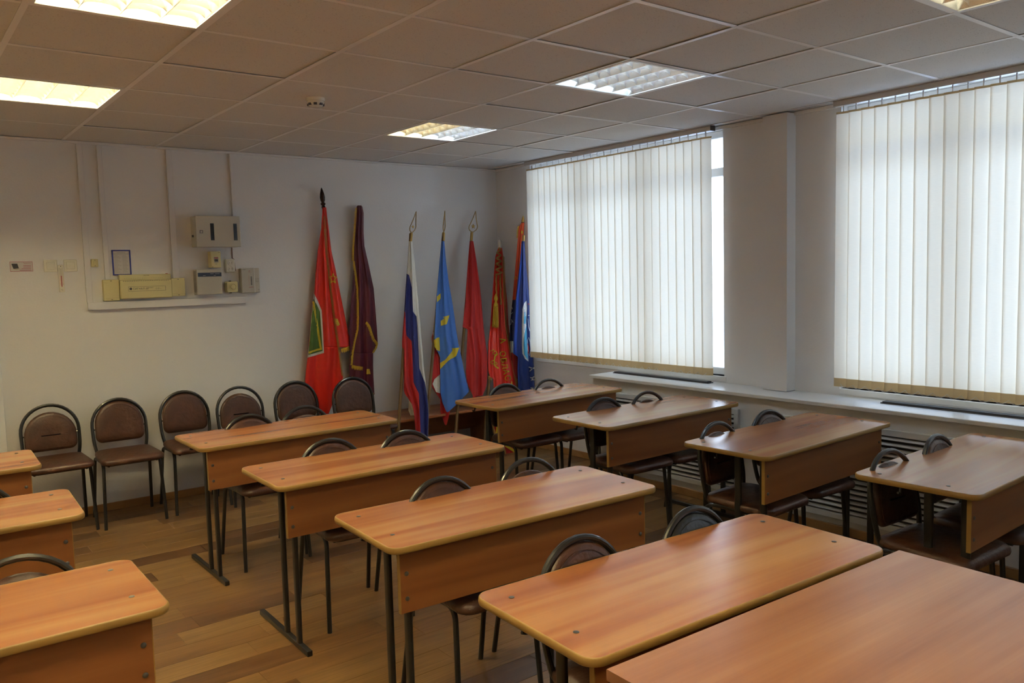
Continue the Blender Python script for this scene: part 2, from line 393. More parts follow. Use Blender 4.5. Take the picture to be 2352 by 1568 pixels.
# windows
def window(n, y0, y1):
    r = empty('window_%d' % n, (3.80, (y0+y1)/2, WZ0)); tag(r, 'white framed window behind vertical blinds', None, None, 'structure')
    w = (y1-y0)/2; h = WZ1-WZ0
    f = MB().box(-.03, -w, 0, .03, w, .05, bev=.004).box(-.03, -w, h-.05, .03, w, h, bev=.004).box(-.03, -w, .05, .03, -w+.05, h-.05, bev=.004).box(-.03, w-.05, .05, .03, w, h-.05, bev=.004)
    f.build('window_frame', 'pvc', r, smooth=False)
    zt = 2.31-WZ0
    MB().box(-.028, -w+.05, zt-.03, .028, w-.05, zt+.03, bev=.004).build('transom', 'pvc', r, smooth=False)
    cuts = [-w+.05, -w/3, w/3, w-.05]
    for c in cuts[1:3]: MB().box(-.028, c-.035, .05, .028, c+.035, h-.05, bev=.004).build('mullion', 'pvc', r, smooth=False)
    for i in range(3):
        a, b = cuts[i]+(.035 if i else 0), cuts[i+1]-(.035 if i < 2 else 0)
        for z0, z1 in ((.05, zt-.03), (zt+.03, h-.05)): MB().box(-.004, a, z0, .004, b, z1).build('pane', 'glass', r, smooth=False)
    MB().box(-.105, -w-.02, -.04, -.03, w+.0, 0, bev=.004).build('window_ledge', 'sill', r, smooth=False)
    return r
for i, (a, b) in enumerate(WIN): window(i+1, a, b)
tag(MB().box(4.1, -60, -3.6, 90, 60, -3.5).build('snow_bounce_plane', mat('snow', (.8, .82, .86), .9), smooth=False), 'pale snow plane added outside the windows to bounce light', None, None, 'structure')  # pale plane added outside to bounce daylight in through the windows

# ceiling -------------------------------------------------------------
ce = struct('ceiling', MB().box(X0-.15, Y0-.15, 2.95, XW+.35, YB+.15, 3.05), 'void', label='suspended ceiling of speckled mineral tiles')
lamps = {(3, 2): 'mix', (3, -1): 'dimc', (3, -4): 'dimw', (-1, 2): 'on', (-1, -1): 'on', (-1, -4): 'on', (3, -7): 'off', (-1, -7): 'on', (-5, -1): 'on', (-5, -4): 'on', (-5, 2): 'on'}  # unseen lit lamps behind the viewpoint and far left are added to brighten the room
tme = {}
ZC = H
for i in range(-6, 7):
    for j in range(-10, 6):
        a, b = max(i*.6, X0), min(i*.6+.6, XW-.002); c, d_ = max(j*.6, Y0), min(j*.6+.6, YB-.002)
        if j == 4: d_ = YB-.004
        if j == 5: continue
        if a >= b or c >= d_ or (i, j) in lamps or b-a < .02: continue
        key = (round(b-a, 3), round(d_-c, 3))
        if key not in tme:
            o = MB().box(-key[0]/2+.006, -key[1]/2+.006, 0, key[0]/2-.006, key[1]/2-.006, .014, bev=.002).build('ceiling_tile', 'tile', ce, smooth=False); tme[key] = o.data
        else:
            o = bpy.data.objects.new('ceiling_tile', tme[key]); COL.objects.link(o); o.parent = ce
        o.location = ((a+b)/2+random.uniform(-.0015, .0015), (c+d_)/2+random.uniform(-.0015, .0015), ZC+random.choice([0, .001, .002, .004]))
        o.rotation_euler = (random.uniform(-.002, .002), random.uniform(-.002, .002), 0)
for i in range(-5, 7):
    if X0 < i*.6 < XW: MB().box(i*.6-.012, Y0, ZC-.002, i*.6+.012, YB, ZC+.0005).box(i*.6-.0015, Y0, ZC+.0005, i*.6+.0015, YB, ZC+.03).build('grid_rail', 'rail', ce, smooth=False)
for j in range(-9, 5):
    for i in range(-6, 7):
        a, b = max(i*.6+.0125, X0), min(i*.6+.5875, XW-.001)
        if b > a+.02: MB().box(a, j*.6-.012, ZC-.0015, b, j*.6+.012, ZC+.0005).build('grid_rail', 'rail', ce, smooth=False)
struct('trim_4', MB().box(X0, YB-.02, ZC-.018, XW, YB, ZC-.003), 'rail', label='white wall angle where the ceiling meets the back wall')
struct('trim_5', MB().box(XW-.02, -.045, ZC-.025, XW, YB-.02, ZC-.003).box(XW-.02, Y0, ZC-.025, XW, -.235, ZC-.003), 'rail', label='white wall angle where the ceiling meets the window wall')

# louvre lamps
def make_lamp(state):
    r = empty('louvre_lamp')
    hz = .085; q = .294
    m = MB(); m.box(-q, -q, .09, q, q, .10); m.box(-q, -q, 0, -q+.006, q, .09); m.box(q-.006, -q, 0, q, q, .09); m.box(-q, -q, 0, q, -q+.006, .09); m.box(-q, q-.006, 0, q, q, .09)
    m.build('housing', 'alurail' if state == 'off' else 'white', r, smooth=False)
    m = MB()
    for bx in ((-q, -q, -.004, q, -q+.018, .0), (-q, q-.018, -.004, q, q, .0), (-q, -q+.018, -.004, -q+.018, q-.018, 0), (q-.018, -q+.018, -.004, q, q-.018, 0)): m.box(*bx)
    m.build('rim', 'rail', r, smooth=False)
    cw = (2*q-.036)/4
    for k in range(4):
        x = -q+.018+cw*(k+.5)
        tm = {'off': 'tube_off', 'dimc': 'tube_dimc', 'dimw': 'tube_dimw'}[state] if state in ('off', 'dimc', 'dimw') else 'tube_warm' if state == 'on' else ('tube_midw' if k < 2 else 'tube_midc')
        MB().tube([(x, -q+.012, .066), (x, q-.012, .066)], .013, n=12).build('tube', tm, r)
    for k in range(5):
        x = -q+.018+cw*k; 
        m = MB(); w = .027
        prof = [(-w, .048), (-w*.55, .030), (-w*.22, .012), (-.001, .001), (.001, .001), (w*.22, .012), (w*.55, .030), (w, .048)]
        if k == 0: prof = [(0, .048), (0, .001), (.001, .001), (w*.22, .012), (w*.55, .030), (w, .048)]
        if k == 4: prof = [(-w, .048), (-w*.55, .030), (-w*.22, .012), (-.001, .001), (0, .001), (0, .048)]
        m.loft([[(x+a, yy, z) for a, z in prof] for yy in (-q+.018, q-.018)])
        m.build('reflector', 'alu', r, smooth=False)
    me = None; nc = 7
    for j in range(nc):
        y = -q+.018+(2*q-.036)*(j+.5)/nc
        for k in range(4):
            x0 = -q+.018+cw*k
            if me is None:
                m = MB(); rings = []; w = .018
                for i in range(9):
                    t = i/8*2-1; x = cw*(t+1)/2; zb = .020*(1-t*t)**.5*1.0+.002; zt = max(.046, zb+.01)
                    rings.append([(x, -w, zt), (x, -w*.5, zb+(zt-zb)*.55), (x, -w*.18, zb+(zt-zb)*.2), (x, -.0006, zb), (x, .0006, zb), (x, w*.18, zb+(zt-zb)*.2), (x, w*.5, zb+(zt-zb)*.55), (x, w, zt)])
                m.loft(rings); o = m.build('louvre_blade', 'alu', r, ang=60); me = o.data
            else:
                o = bpy.data.objects.new('louvre_blade', me); COL.objects.link(o); o.parent = r
            o.location = (x0, y, 0)
    return r
LL = {(3, 2): 'square ceiling lamp with two warm and two cool lit tubes, nearest the flag corner',
      (3, -1): 'square ceiling lamp with mirror louvres and weak cool light above the right desks',
      (3, -4): 'square ceiling lamp cut by the top right corner of the picture',
      (-1, 2): 'brightly lit ceiling lamp nearest the back wall on the left',
      (-1, -1): 'brightly lit ceiling lamp cut by the top left edge of the picture',
      (-1, -4): 'unseen lit ceiling lamp added for brightness above and behind the viewpoint', (3, -7): 'unlit ceiling lamp by the window behind the viewpoint',
      (-1, -7): 'unseen lit ceiling lamp added for brightness farthest behind the viewpoint', (-5, -1): 'unseen lit ceiling lamp added for brightness at the far left outside the picture', (-5, -4): 'unseen lit ceiling lamp added for brightness at the far left behind the viewpoint', (-5, 2): 'unseen lit ceiling lamp added for brightness at the far left near the back wall'}
protos = {}
for (i, j), st in lamps.items():
    r = make_lamp(st) if st not in protos else copy_tree(protos[st]); protos.setdefault(st, r)
    r.location = (i*.6+.3, j*.6+.3, ZC); tag(r, LL[i, j], 'ceiling lamp', 'louvred square ceiling lamps')
# smoke detector
r = empty('smoke_detector', (.907, .931, ZC), 0, 'round white smoke detector on the ceiling', 'smoke detector')
MB().lathe([(.052, 0), (.052, -.012), (.05, -.016), (.042, -.018)]).build('base', 'ivory', r)
MB().lathe([(.046, -.017), (.046, -.03), (.036, -.045), (.022, -.049), (.004, -.05)]).build('sensor_head', 'ivory', r)
for k in range(8):
    a = k*PI/4+.3; T = Matrix.Translation((.0425*math.cos(a), .0425*math.sin(a), -.036)) @ Matrix.Rotation(a, 4, 'Z')
    MB().box(-.004, -.009, -.006, .004, .009, .006, T=T).build('slot', 'dgrey', r, smooth=False)

# ------------------------------------------------------------------ blinds
def blind(y0, y1, ztop, zbot, label, seed):
    R_ = random.Random(seed); XB = 3.618
    r = empty('vertical_blind', (XB, y1, 0), 0, label, 'blind', 'cream vertical window blinds')
    MB().box(-.022, y0-y1-.02, ztop+.034, .022, .02, ztop+.068, bev=.004).build('head_rail', 'alurail', r, smooth=False)
    MB().box(-.023, y0-y1-.026, ztop+.033, .023, y0-y1-.02, ztop+.069).build('rail_cap', 'dgrey', r, smooth=False)
    n = round((y1-y0)/.0795); p = (y1-y0)/n; prev = None; pts = []
    for k in range(n):
        yc = -(k+.5)*p; a0 = math.radians(11+R_.uniform(-1, 1)); a1 = a0+math.radians(R_.choice([0, 0, 1, -1, 2, 14 if R_.random() < .5 else 0]))
        off = R_.uniform(-.002, .002); m = MB(); vs = []; ns, nw = 10, 4
        h0 = zbot+.052; w = .0445
        def pt(u, z):
            t = (ztop-z)/(ztop-zbot); a = a0+(a1-a0)*t; s_ = (u*2-1)*w; bow = .004*(1-(u*2-1)**2)
            return (math.sin(a)*s_-bow*math.cos(a), yc+off*t*3-math.cos(a)*s_, z)
        g = [[pt(i/nw, ztop-.012+(h0-ztop+.012)*j/ns) for i in range(nw+1)] for j in range(ns+1)]
        flat = [q for row in g for q in row]
        fs = [(j*(nw+1)+i, j*(nw+1)+i+1, (j+1)*(nw+1)+i+1, (j+1)*(nw+1)+i) for j in range(ns) for i in range(nw)]
        m.add(flat, fs); v = m.build('vane', 'vane', r, ang=80, fixn=False)
        for hn, z0, z1 in (('bottom_hem', h0, zbot), ('top_hem', ztop, ztop-.012)):
            hm = MB(); rows = []
            for z in (z0, z1):
                c0 = [Vector(pt(i/nw, z)) for i in range(nw+1)]
                nrm = Vector((1, 0, 0))*.0016
                rows.append([q-nrm for q in c0]+[q+nrm for q in reversed(c0)])
            hm.loft(rows); hm.build(hn, 'hem', v, ang=60)
        MB().box(-.003, yc-.003, ztop-.002, .003, yc+.003, ztop+.036).build('carrier', 'white', r, smooth=False)
        e = Vector(pt(.5, zbot+.018))-Vector((.006, 0, 0)); pts.append(e)
    path = []
    for a, b in zip(pts[:-1], pts[1:]):
        for k in range(6):
            t = k/6; q = a.lerp(b, t); q.z -= .022*4*t*(1-t); q.x -= .008*4*t*(1-t); path.append(q)
    path.append(pts[-1]); MB().tube(path, .0016, n=4).build('bead_chain', 'chain', r)
    return r
blind(.392, 2.435, 2.545, .853, 'cream vertical blind over the window beside the flags, bright slit at its right edge', 3)
blind(-2.56, -.575, 2.545, .868, 'cream vertical blind on the right-hand window, cut by the picture edge', 5)
blind(-5.2, -3.42, 2.545, .868, 'cream vertical blind on the window behind the viewpoint', 9)

# ------------------------------------------------------------------ desks
def top_mesh(hx, hy, r, z1, th, band=.0035):
    ins = rrect(hx-band, hy-band, max(r-band, .001))
    slab = MB().loft([[(x, y, z1-th) for x, y in ins], [(x, y, z1) for x, y in ins]])
    prof = [(-band, 0), (-.0012, -.0002), (.0008, -.003), (.0022, -th*.5), (.0008, -th+.003), (-.0012, -th+.0002), (-band, -th)]
    n = len(ins); vs, fs = [], []
    for (o_, dz) in prof:
        for (x, y) in rrect(hx+o_, hy+o_, max(r+o_, .0008)): vs.append((x, y, z1+dz))
    for a in range(len(prof)-1):
        for k in range(n): fs.append((a*n+k, a*n+(k+1) % n, (a+1)*n+(k+1) % n, (a+1)*n+k))
    e = MB(); e.add(vs, fs)
    return slab, e
def make_desk():
    r = empty('school_desk')
    s_, e = top_mesh(.6, .25, .045, .752, .023)
    s_.build('tabletop', 'dtop', r, smooth=False); e.build('edge_band', 'edge', r, ang=60)
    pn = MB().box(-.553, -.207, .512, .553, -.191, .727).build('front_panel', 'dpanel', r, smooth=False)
    for xx in (-.5543, .5543): MB().box(xx-.0013, -.2075, .5115, xx+.0013, -.1905, .727).build('panel_edging', 'edge', r, smooth=False)
    for sx_ in (-1, 1):
        x = sx_*.512
        for y, in ((-.03,), (-.172,)):
            sec = rrect(.010, .0185, .0095, 4, x, y)
            MB().loft([[(a, b, .022) for a, b in sec], [(a, b, .712) for a, b in sec]]).build('leg', 'black', r, ang=50)
        MB().box(x-.0125, -.285, 0, x+.0125, .30, .026, bev=.003).build('foot_bar', 'black', r, smooth=False)
        MB().box(x-.0125, -.19, .708, x+.0125, .20, .729, bev=.002).build('top_bar', 'black', r, smooth=False)
        MB().tube(fillet([(x+sx_*.013, .07, .715), (x+sx_*.03, .07, .715), (x+sx_*.034, .07, .69), (x+sx_*.052, .07, .697)], .008, 4), .005, n=6).build('bag_hook', 'black', r)
        for y in (.165, -.11):
            MB().lathe([(.008, 0), (.008, .0012), (.005, .0022), (.001, .0024)], 12, c=(sx_*.528, y, .752)).build('screw', 'steel', r)
        T = Matrix.Rotation(PI/2, 4, 'X')
        for z in (.56, .645):
            T = Matrix.Translation((sx_*.53, -.207, z)) @ Matrix.Rotation(PI/2, 4, 'X')
            MB().lathe([(.008, 0), (.0075, .002), (.005, .004), (.001, .0045)], 12, T=T).build('screw', 'steel', r)
    return r
D0 = make_desk()
desks = [('M1', .800, 1.252, .004, 'wood topped school desk in the middle column, farthest row'),
 ('M2', .800, .170, -.018, 'wood topped school desk in the middle column, second row from the back wall'),
 ('M3', .775, -.865, -.05, 'wood topped school desk in the middle column, third row from the back wall'),
 ('M4', .735, -1.835, -.05, 'wood topped school desk pushed against the large square-cornered table'),
 ('R1', 2.645, 1.142, .025, 'wood topped school desk in the window column, nearest the flags'),
 ('R2', 2.69, .145, 0, 'wood topped school desk in the window column, second from the flags'),
 ('R3', 2.685, -.875, .025, 'wood topped school desk in the window column, third from the flags'),
 ('R4', 2.70, -1.785, .025, 'wood topped school desk with window glare at the right edge of the picture'),
 ('L1', -1.094, 1.458, -.03, 'wood topped school desk at the left edge, farthest row'),
 ('L2', -1.100, .360, -.04, 'wood topped school desk at the left edge, middle one of three'),
 ('L3', -1.108, -.815, -.01, 'wood topped school desk at the bottom left, nearest of the left column')]
DESK = {}
for n, (k, x, y, rz, lab) in enumerate(desks):
    o = D0 if n == 0 else copy_tree(D0); o.location = (x, y, 0); o.rotation_euler = (0, 0, rz)
    tag(o, lab, 'desk', 'two-seat school desks'); DESK[k] = (x, y, rz)
# teacher table
t = empty('teacher_table', (.705, -2.488, 0), -.036, 'large square-cornered wooden table in the bottom right corner', 'table')
s_, e = top_mesh(.6, .36, .004, .757, .025, .0015)
s_.build('tabletop', 'dtop2', t, smooth=False); MB().loft([[(x, y, z) for x, y in rrect(.6, .36, .004, 2)] for z in (.7321, .7568)], cap=False).build('edge_band', 'dtop2', t)
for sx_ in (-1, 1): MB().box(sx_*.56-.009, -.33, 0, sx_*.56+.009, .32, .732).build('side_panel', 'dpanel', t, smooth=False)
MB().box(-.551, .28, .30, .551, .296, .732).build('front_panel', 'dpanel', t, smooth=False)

# ------------------------------------------------------------------ chairs
def dpad(hw, zb, zt, rc, inset=0):
    """D outline of a backrest in (x,z)"""
    hw2 = hw-inset; R0 = hw2; zc = zt-inset-R0; o = []
    for k in range(17):
        a = PI*k/16; o.append((R0*math.cos(a), zc+R0*math.sin(a)*(.98)))
    rb = max(rc-inset, .008); zb2 = zb+inset
    for qx, a0 in ((-1, 180), (1, 270)):
        for k in range(6):
            a = math.radians(a0+90*k/5); o.append((qx*(hw2-rb)+rb*math.cos(a), zb2+rb+rb*math.sin(a)))
    return o
def yb_(z): return .145+(z-.5)*.17
def make_chair(gap, leather):
    r = empty('stacking_chair')
    # arched tube with rails running under the seat
    p = [(.150, -.19, .428), (.152, .135, .428), (.172, yb_(.52)+.0, .53), (.174, yb_(.64), .64)]
    left = fillet(p, [.06, .04], 6)
    arc = [(.174*math.cos(PI*k/18), yb_(.64+.174*math.sin(PI*k/18)), .64+.174*math.sin(PI*k/18)) for k in range(19)]
    right = [(-q[0], q[1], q[2]) for q in reversed(left)]
    MB().tube([tuple(q) for q in left[:-1]]+arc+[tuple(q) for q in right[1:]], .0112, n=10).build('back_frame', 'black', r)
    for s_ in (-1, 1):
        full = fillet([(s_*.192, -.185, .0), (s_*.176, -.155, .442), (s_*.176, .13, .435), (s_*.190, .215, .0)], .055, 7)
        ps = [tuple(q) for q in full]; mid = len(ps)//2
        MB().tube(ps[:mid+1], .0108, n=10).build('leg', 'black', r); MB().tube(ps[mid:], .0108, n=10).build('leg', 'black', r)
    MB().tube([(-.176, -.12, .432), (.176, -.12, .432)], .007, n=6).tube([(-.176, .08, .432), (.176, .08, .432)], .007, n=6).build('cross_bar', 'black', r)
    # seat
    def ring(sc, z, dz=0):
        o = []
        for (x, y) in rrect(.198, .20, .055, 6, 0, -.045):
            k = 1-.12*max(0, (y+.045)/.2)
            xx = x*k*sc; yy = (y+.045)*sc-.045; o.append((xx, yy, z+.012*((yy+.045)/.2)**2*0+ (.010*max(0, (-yy-.1)/.145)*-1)))
        return o
    MB().loft([ring(.9, .440), ring(.985, .446), ring(1.0, .457), ring(.99, .470), ring(.94, .480), ring(.8, .486), ring(.4, .488)]).build('seat', leather, r, ang=60)
    MB().loft([ring(.9, .436), ring(.9, .4405)]).build('seat_board', 'ply', r)
    zt = .806-gap; zb = .525-gap*.4
    hw = .158
    rings = []
    for ins, dy in ((.012, .016), (.003, .010), (0, 0), (.003, -.010), (.014, -.017), (.05, -.021), (.1, -.022)):
        rings.append([(x, yb_(z)+dy-.004-.012*(1-(x/.16)**2)*-1+.0, z) for x, z in dpad(hw, zb, zt, .045, ins)])
    MB().loft(rings).build('backrest', leather, r, ang=60)
    sm = [(x, yb_(z)-.0215-.004+.012*(1-(x/.16)**2), z) for x, z in dpad(hw, zb, zt, .045, .022)]
    MB().tube(sm, .0016, n=4, closed=True).build('piping', leather, r)
    for s_ in (-1, 1): MB().tube([(s_*.172, yb_(.62), .62), (s_*.15, yb_(.62)+.004, .62)], .005, n=6).build('bolt', 'black', r)
    return r
C0 = {'t': make_chair(.0, 'leather'), 'g': make_chair(.035, 'leather'), 'b': make_chair(.0, 'leatherb')}
used = set()
def chair(kind, x, y, rz, label, group):
    o = C0[kind] if kind not in used else copy_tree(C0[kind]); used.add(kind)
    o.location = (x, y, 0); o.rotation_euler = (0, 0, rz); tag(o, label, 'chair', group)
GW, GD = 'brown stacking chairs lined up against the back wall', 'stacking chairs tucked behind the school desks'
wl = [('g', -.218, 2.954, 'brown chair against the back wall, farthest left under the light switches'),
      ('t', .203, 2.891, 'brown chair against the back wall below the yellow cable box'),
      ('t', .659, 2.918, 'brown chair against the back wall, third from the left, partly behind a desk'),
      ('g', 1.042, 2.831, 'brown chair against the back wall, fourth from the left, gap under its arch'),
      ('t', 1.472, 2.787, 'brown chair against the back wall, left of the red flag with the green panel'),
      ('t', 1.90, 2.66, 'brown chair standing in front of the maroon flag')]
for k, x, y, lab in wl: chair(k, x, y-.2, random.uniform(-.03, .03), lab, GW)
dc = [('t', .63, 1.486, 'left brown chair behind the farthest desk of the middle column'),
      ('g', 1.014, 1.545, 'right brown chair behind the farthest desk of the middle column'),
      ('t', .652, .435, 'left brown chair behind the second desk of the middle column'),
      ('t', 1.04, .346, 'right brown chair behind the second desk of the middle column'),
      ('t', .643, -.619, 'left brown chair behind the third desk of the middle column'),
      ('g', 1.101, -.604, 'right brown chair behind the third desk of the middle column'),
      ('t', .555, -1.533, 'brown chair behind the desk that touches the large table'),
      ('b', 1.042, -1.57, 'black-backed chair behind the desk that touches the large table'),
      ('t', 2.493, 1.384, 'left brown chair at the window column desk nearest the flags'),
      ('g', 2.877, 1.345, 'right brown chair at the window column desk nearest the flags'),
      ('t', 2.511, .379, 'left brown chair at the second desk of the window column'),
      ('g', 2.903, .367, 'right brown chair at the second desk of the window column'),
      ('g', 2.355, -.644, 'left brown chair at the third desk of the window column'),
      ('t', 2.821, -.624, 'right brown chair at the third desk of the window column'),
      ('g', 2.328, -1.576, 'left brown chair at the desk with window glare on the right'),
      ('t', 2.79, -1.572, 'right brown chair at the desk with window glare on the right'),
      ('g', -.807, -.54, 'brown chair behind the nearest left desk, only its arch showing'),
      ('t', -.85, .63, 'brown chair behind the middle left desk, a sliver of its arch showing')]
for k, x, y, lab in dc: chair(k, x, y-.2, random.uniform(-.05, .05), lab, GD)

# ------------------------------------------------------------------ wall devices (positions measured on the back wall)
YW = YB
def wb(mb, x0, z0, x1, z1, d, mi=0, bev=.0, d0=0): return mb.box(x0, YW-d, z0, x1, YW-d0, z1, mi, bev)
def wobj(name, root, x0, z0, x1, z1, d, m, bev=0, d0=0): return wb(MB(), x0, z0, x1, z1, d, 0, bev, d0).build(name, m, root, smooth=False)
def text_obj(txt, size, M4, m, parent, name='lettering', depth=.0003, align='LEFT'):
    cu = bpy.data.curves.new(name, 'FONT'); cu.body = txt; cu.size = size; cu.extrude = depth; cu.align_x = align; cu.resolution_u = 3
    ob = bpy.data.objects.new(name, cu); COL.objects.link(ob)
    dg = bpy.context.evaluated_depsgraph_get(); me = bpy.data.meshes.new_from_object(ob.evaluated_get(dg)); bpy.data.objects.remove(ob)
    me.transform(M4); me.materials.clear(); me.materials.append(M[m] if isinstance(m, str) else m)
    o = bpy.data.objects.new(name, me); COL.objects.link(o); o.parent = parent; return o
def wtext(txt, x, z, size, m, root, d, align='LEFT', rot=0):
    return text_obj(txt, size, Matrix.Translation((x, YW-d-.0004, z)) @ Matrix.Rotation(PI/2, 4, 'X') @ Matrix.Rotation(rot, 4, 'Z'), m, root, align=align)
M['ink'] = mat('grey print', (.07, .06, .08), .6); M['redink'] = mat('red print', (.42, .06, .07), .6)
M['pinkink'] = mat('crimson print', (.4, .06, .12), .6); M['paper'] = mat('printed paper', (.62, .6, .58), .6); M['bluep'] = mat('blue plastic frame', (.015, .03, .3), .4)
M['darkblue'] = mat('dark blue label', (.03, .045, .09), .4)
# cable ducts
def duct(x0, z0, x1, z1, lab, d=.018):
    r = empty('cable_duct', ((x0+x1)/2, YW, z0), 0, lab, 'cable duct', 'white cable ducts around the alarm boxes')
    a = Matrix.Translation(-Vector(((x0+x1)/2, YW, z0)))
    MB().box(x0, YW-d, z0, x1, YW, z1, bev=.002, T=a).build('duct_body', 'duct', r, smooth=False)
    if x1-x0 < z1-z0: MB().box(x0+.004, YW-d-.0015, z0, x1-.004, YW-d, z1, T=a).build('duct_lid', 'duct', r, smooth=False)
    else: MB().box(x0, YW-d-.0015, z0+.004, x1, YW-d, z1-.004, T=a).build('duct_lid', 'duct', r, smooth=False)
duct(.080, 1.50, .118, 2.595, 'white vertical cable duct, leftmost, beside the switches')
duct(.207, 1.66, .240, 2.595, 'white vertical cable duct above the left end of the yellow box')
duct(.668, 1.655, .712, 2.595, 'white vertical cable duct above the right end of the yellow box')
duct(1.138, 2.118, 1.170, 2.595, 'narrow white cable duct running up from the fuse cabinet')
duct(.083, 1.445, 1.20, 1.50, 'white horizontal cable duct along the bottom of the alarm boxes', d=.03)
# sticker
r = empty('laptop_sticker', (0, 0, 0), 0, 'small red-bordered sticker with a laptop picture at the left', 'sticker')
wobj('paper', r, -.365, 1.724, -.233, 1.790, .001, 'paper')
m = MB()
for bx in ((-.365, 1.724, -.233, 1.7265), (-.365, 1.7875, -.233, 1.790), (-.365, 1.724, -.363, 1.79), (-.235, 1.724, -.233, 1.79)): wb(m, *bx, .0014, d0=.001)
for k in range(4): wb(m, -.30+(.012 if k < 2 else -.0)+(-.012 if k == 3 else 0), 1.7315+(3-k)*.0105, -.243, 1.7345+(3-k)*.0105, .0014, d0=.001)
m.build('border', 'pinkink', r, smooth=False)
wtext('Правила', -.243, 1.777, .011, 'pinkink', r, .001, 'RIGHT')
m = MB(); m.add([(x, YW-.0016, z) for x, z in ((-.356, 1.777), (-.322, 1.777), (-.314, 1.746), (-.346, 1.743))], [(0, 1, 2, 3)]); m.build('screen_print', 'dgrey', r, smooth=False)
m = MB(); m.add([(x, YW-.0017, z) for x, z in ((-.346, 1.743), (-.314, 1.7465), (-.302, 1.742), (-.333, 1.735))], [(0, 1, 2, 3)]); m.build('keyboard_print', 'grey', r, smooth=False)
# switches
for n, (x0, lab) in enumerate(((-.168, 'white light switch on the left of the thermometer'), (-.046, 'white light switch on the right of the thermometer'))):
    r = empty('light_switch', (0, 0, 0), 0, lab, 'light switch', 'pair of white light switches')
    wobj('plate', r, x0, 1.718, x0+.082, 1.80, .010, 'ivory', .003)
    o = wobj('rocker', r, x0+.016, 1.734, x0+.066, 1.785, .017, 'ivory', .002, .010)
# thermometer
r = empty('thermometer', (0, 0, 0), 0, 'long narrow wall thermometer with red tube between the switches', 'thermometer')
wobj('backboard', r, -.084, 1.578, -.052, 1.764, .014, 'ivory', .002, .0)
m = MB(); m2 = MB()
for k in range(13):
    wb(m if k < 6 else m2, -.081, 1.742-k*.0095, -.073, 1.7435-k*.0095, .0146, d0=.014); wb(m if k < 6 else m2, -.063, 1.742-k*.0095, -.055, 1.7435-k*.0095, .0146, d0=.014)
m.build('upper_scale', 'ink', r, smooth=False); m2.build('lower_scale', 'redink', r, smooth=False)
MB().tube([(-.068, YW-.016, 1.74), (-.068, YW-.016, 1.67)], .0022, n=6).build('glass_tube', 'grey', r)
MB().tube([(-.068, YW-.016, 1.69), (-.068, YW-.016, 1.615)], .003, n=6).build('red_liquid', 'redink', r)
MB().box(-.0705, YW-.0175, 1.752, -.0655, YW-.014, 1.757).build('nail', 'dgrey', r, smooth=False)
wtext('°C', -.068, 1.588, .014, 'ink', r, .014, 'CENTER')
# call point
r = empty('alarm_button', (0, 0, 0), 0, 'small square yellow alarm button box on the left duct', 'alarm button')
wobj('box', r, .124, 1.747, .166, 1.802, .030, 'cream', .003); wobj('button', r, .134, 1.761, .156, 1.788, .033, 'cream', .002, .03)
for z in (1.755, 1.794): wobj('screw', r, .143, z-.0015, .149, z+.0015, .0308, 'dgrey', 0, .03)
# notice frame
r = empty('notice_frame', (0, 0, 0), .0, 'blue framed paper notice above the yellow box', 'notice')
for bx in ((.262, 1.685, .270, 1.866), (.377, 1.685, .385, 1.866), (.270, 1.685, .377, 1.693), (.270, 1.858, .377, 1.866)): wobj('frame_bar', r, *bx, .012, 'bluep', .001)
wobj('paper', r, .270, 1.693, .377, 1.858, .006, 'paper')
m = MB(); wb(m, .273, 1.836, .374, 1.8375, .0064, d0=.006); wb(m, .295, 1.845, .35, 1.847, .0064, d0=.006)
for k in range(14): wb(m, .278, 1.825-k*.009, .30+.01*(k % 3), 1.826-k*.009, .0063, d0=.006); wb(m, .33, 1.825-k*.009, .356+.005*(k % 3), 1.826-k*.009, .0063, d0=.006)
m.build('print_lines', 'ink', r, smooth=False)
# yellow cable box trio (fire alarm panel with side covers)
r = empty('alarm_controller', (0, 0, 0), 0, 'long yellow alarm control panel on the horizontal duct', 'control panel')
wobj('body', r, .293, 1.515, .646, 1.648, .062, 'cream', .006); wobj('terminal_cover', r, .293, 1.648, .646, 1.688, .045, 'cream', .004)
m = MB()
for k in range(26): wb(m, .312+k*.0122, 1.640, .319+k*.0122, 1.643, .0625, d0=.062)
for k in range(22): wb(m, .325+k*.0122, 1.660, .328+k*.0122, 1.662, .0455, d0=.045)
m.build('slots', 'ink', r, smooth=False)
m = MB()
for bx in ((.345, 1.568, .600, 1.5695), (.345, 1.600, .600, 1.6015), (.345, 1.568, .3465, 1.6015), (.5985, 1.568, .6, 1.6015)): wb(m, *bx, .0628, d0=.062)
m.build('label_border', 'ink', r, smooth=False)
wtext('СИГНАЛ-20', .375, 1.579, .019, 'ink', r, .062); wtext('охранный', .475, 1.589, .008, 'ink', r, .062); wtext('⌂ ○ ~', .53, 1.579, .014, 'ink', r, .062); wtext('СИСТЕМА', .455, 1.677, .008, 'ink', r, .045)
o = MB().tube([(.361, YW-.0628, 1.586), (.361, YW-.0622, 1.586)], .009, n=14).build('round_badge', 'ink', r)
MB().box(.612, YW-.04, 1.688, .626, YW-.03, 1.692).build('red_light', 'redink', r, smooth=False)
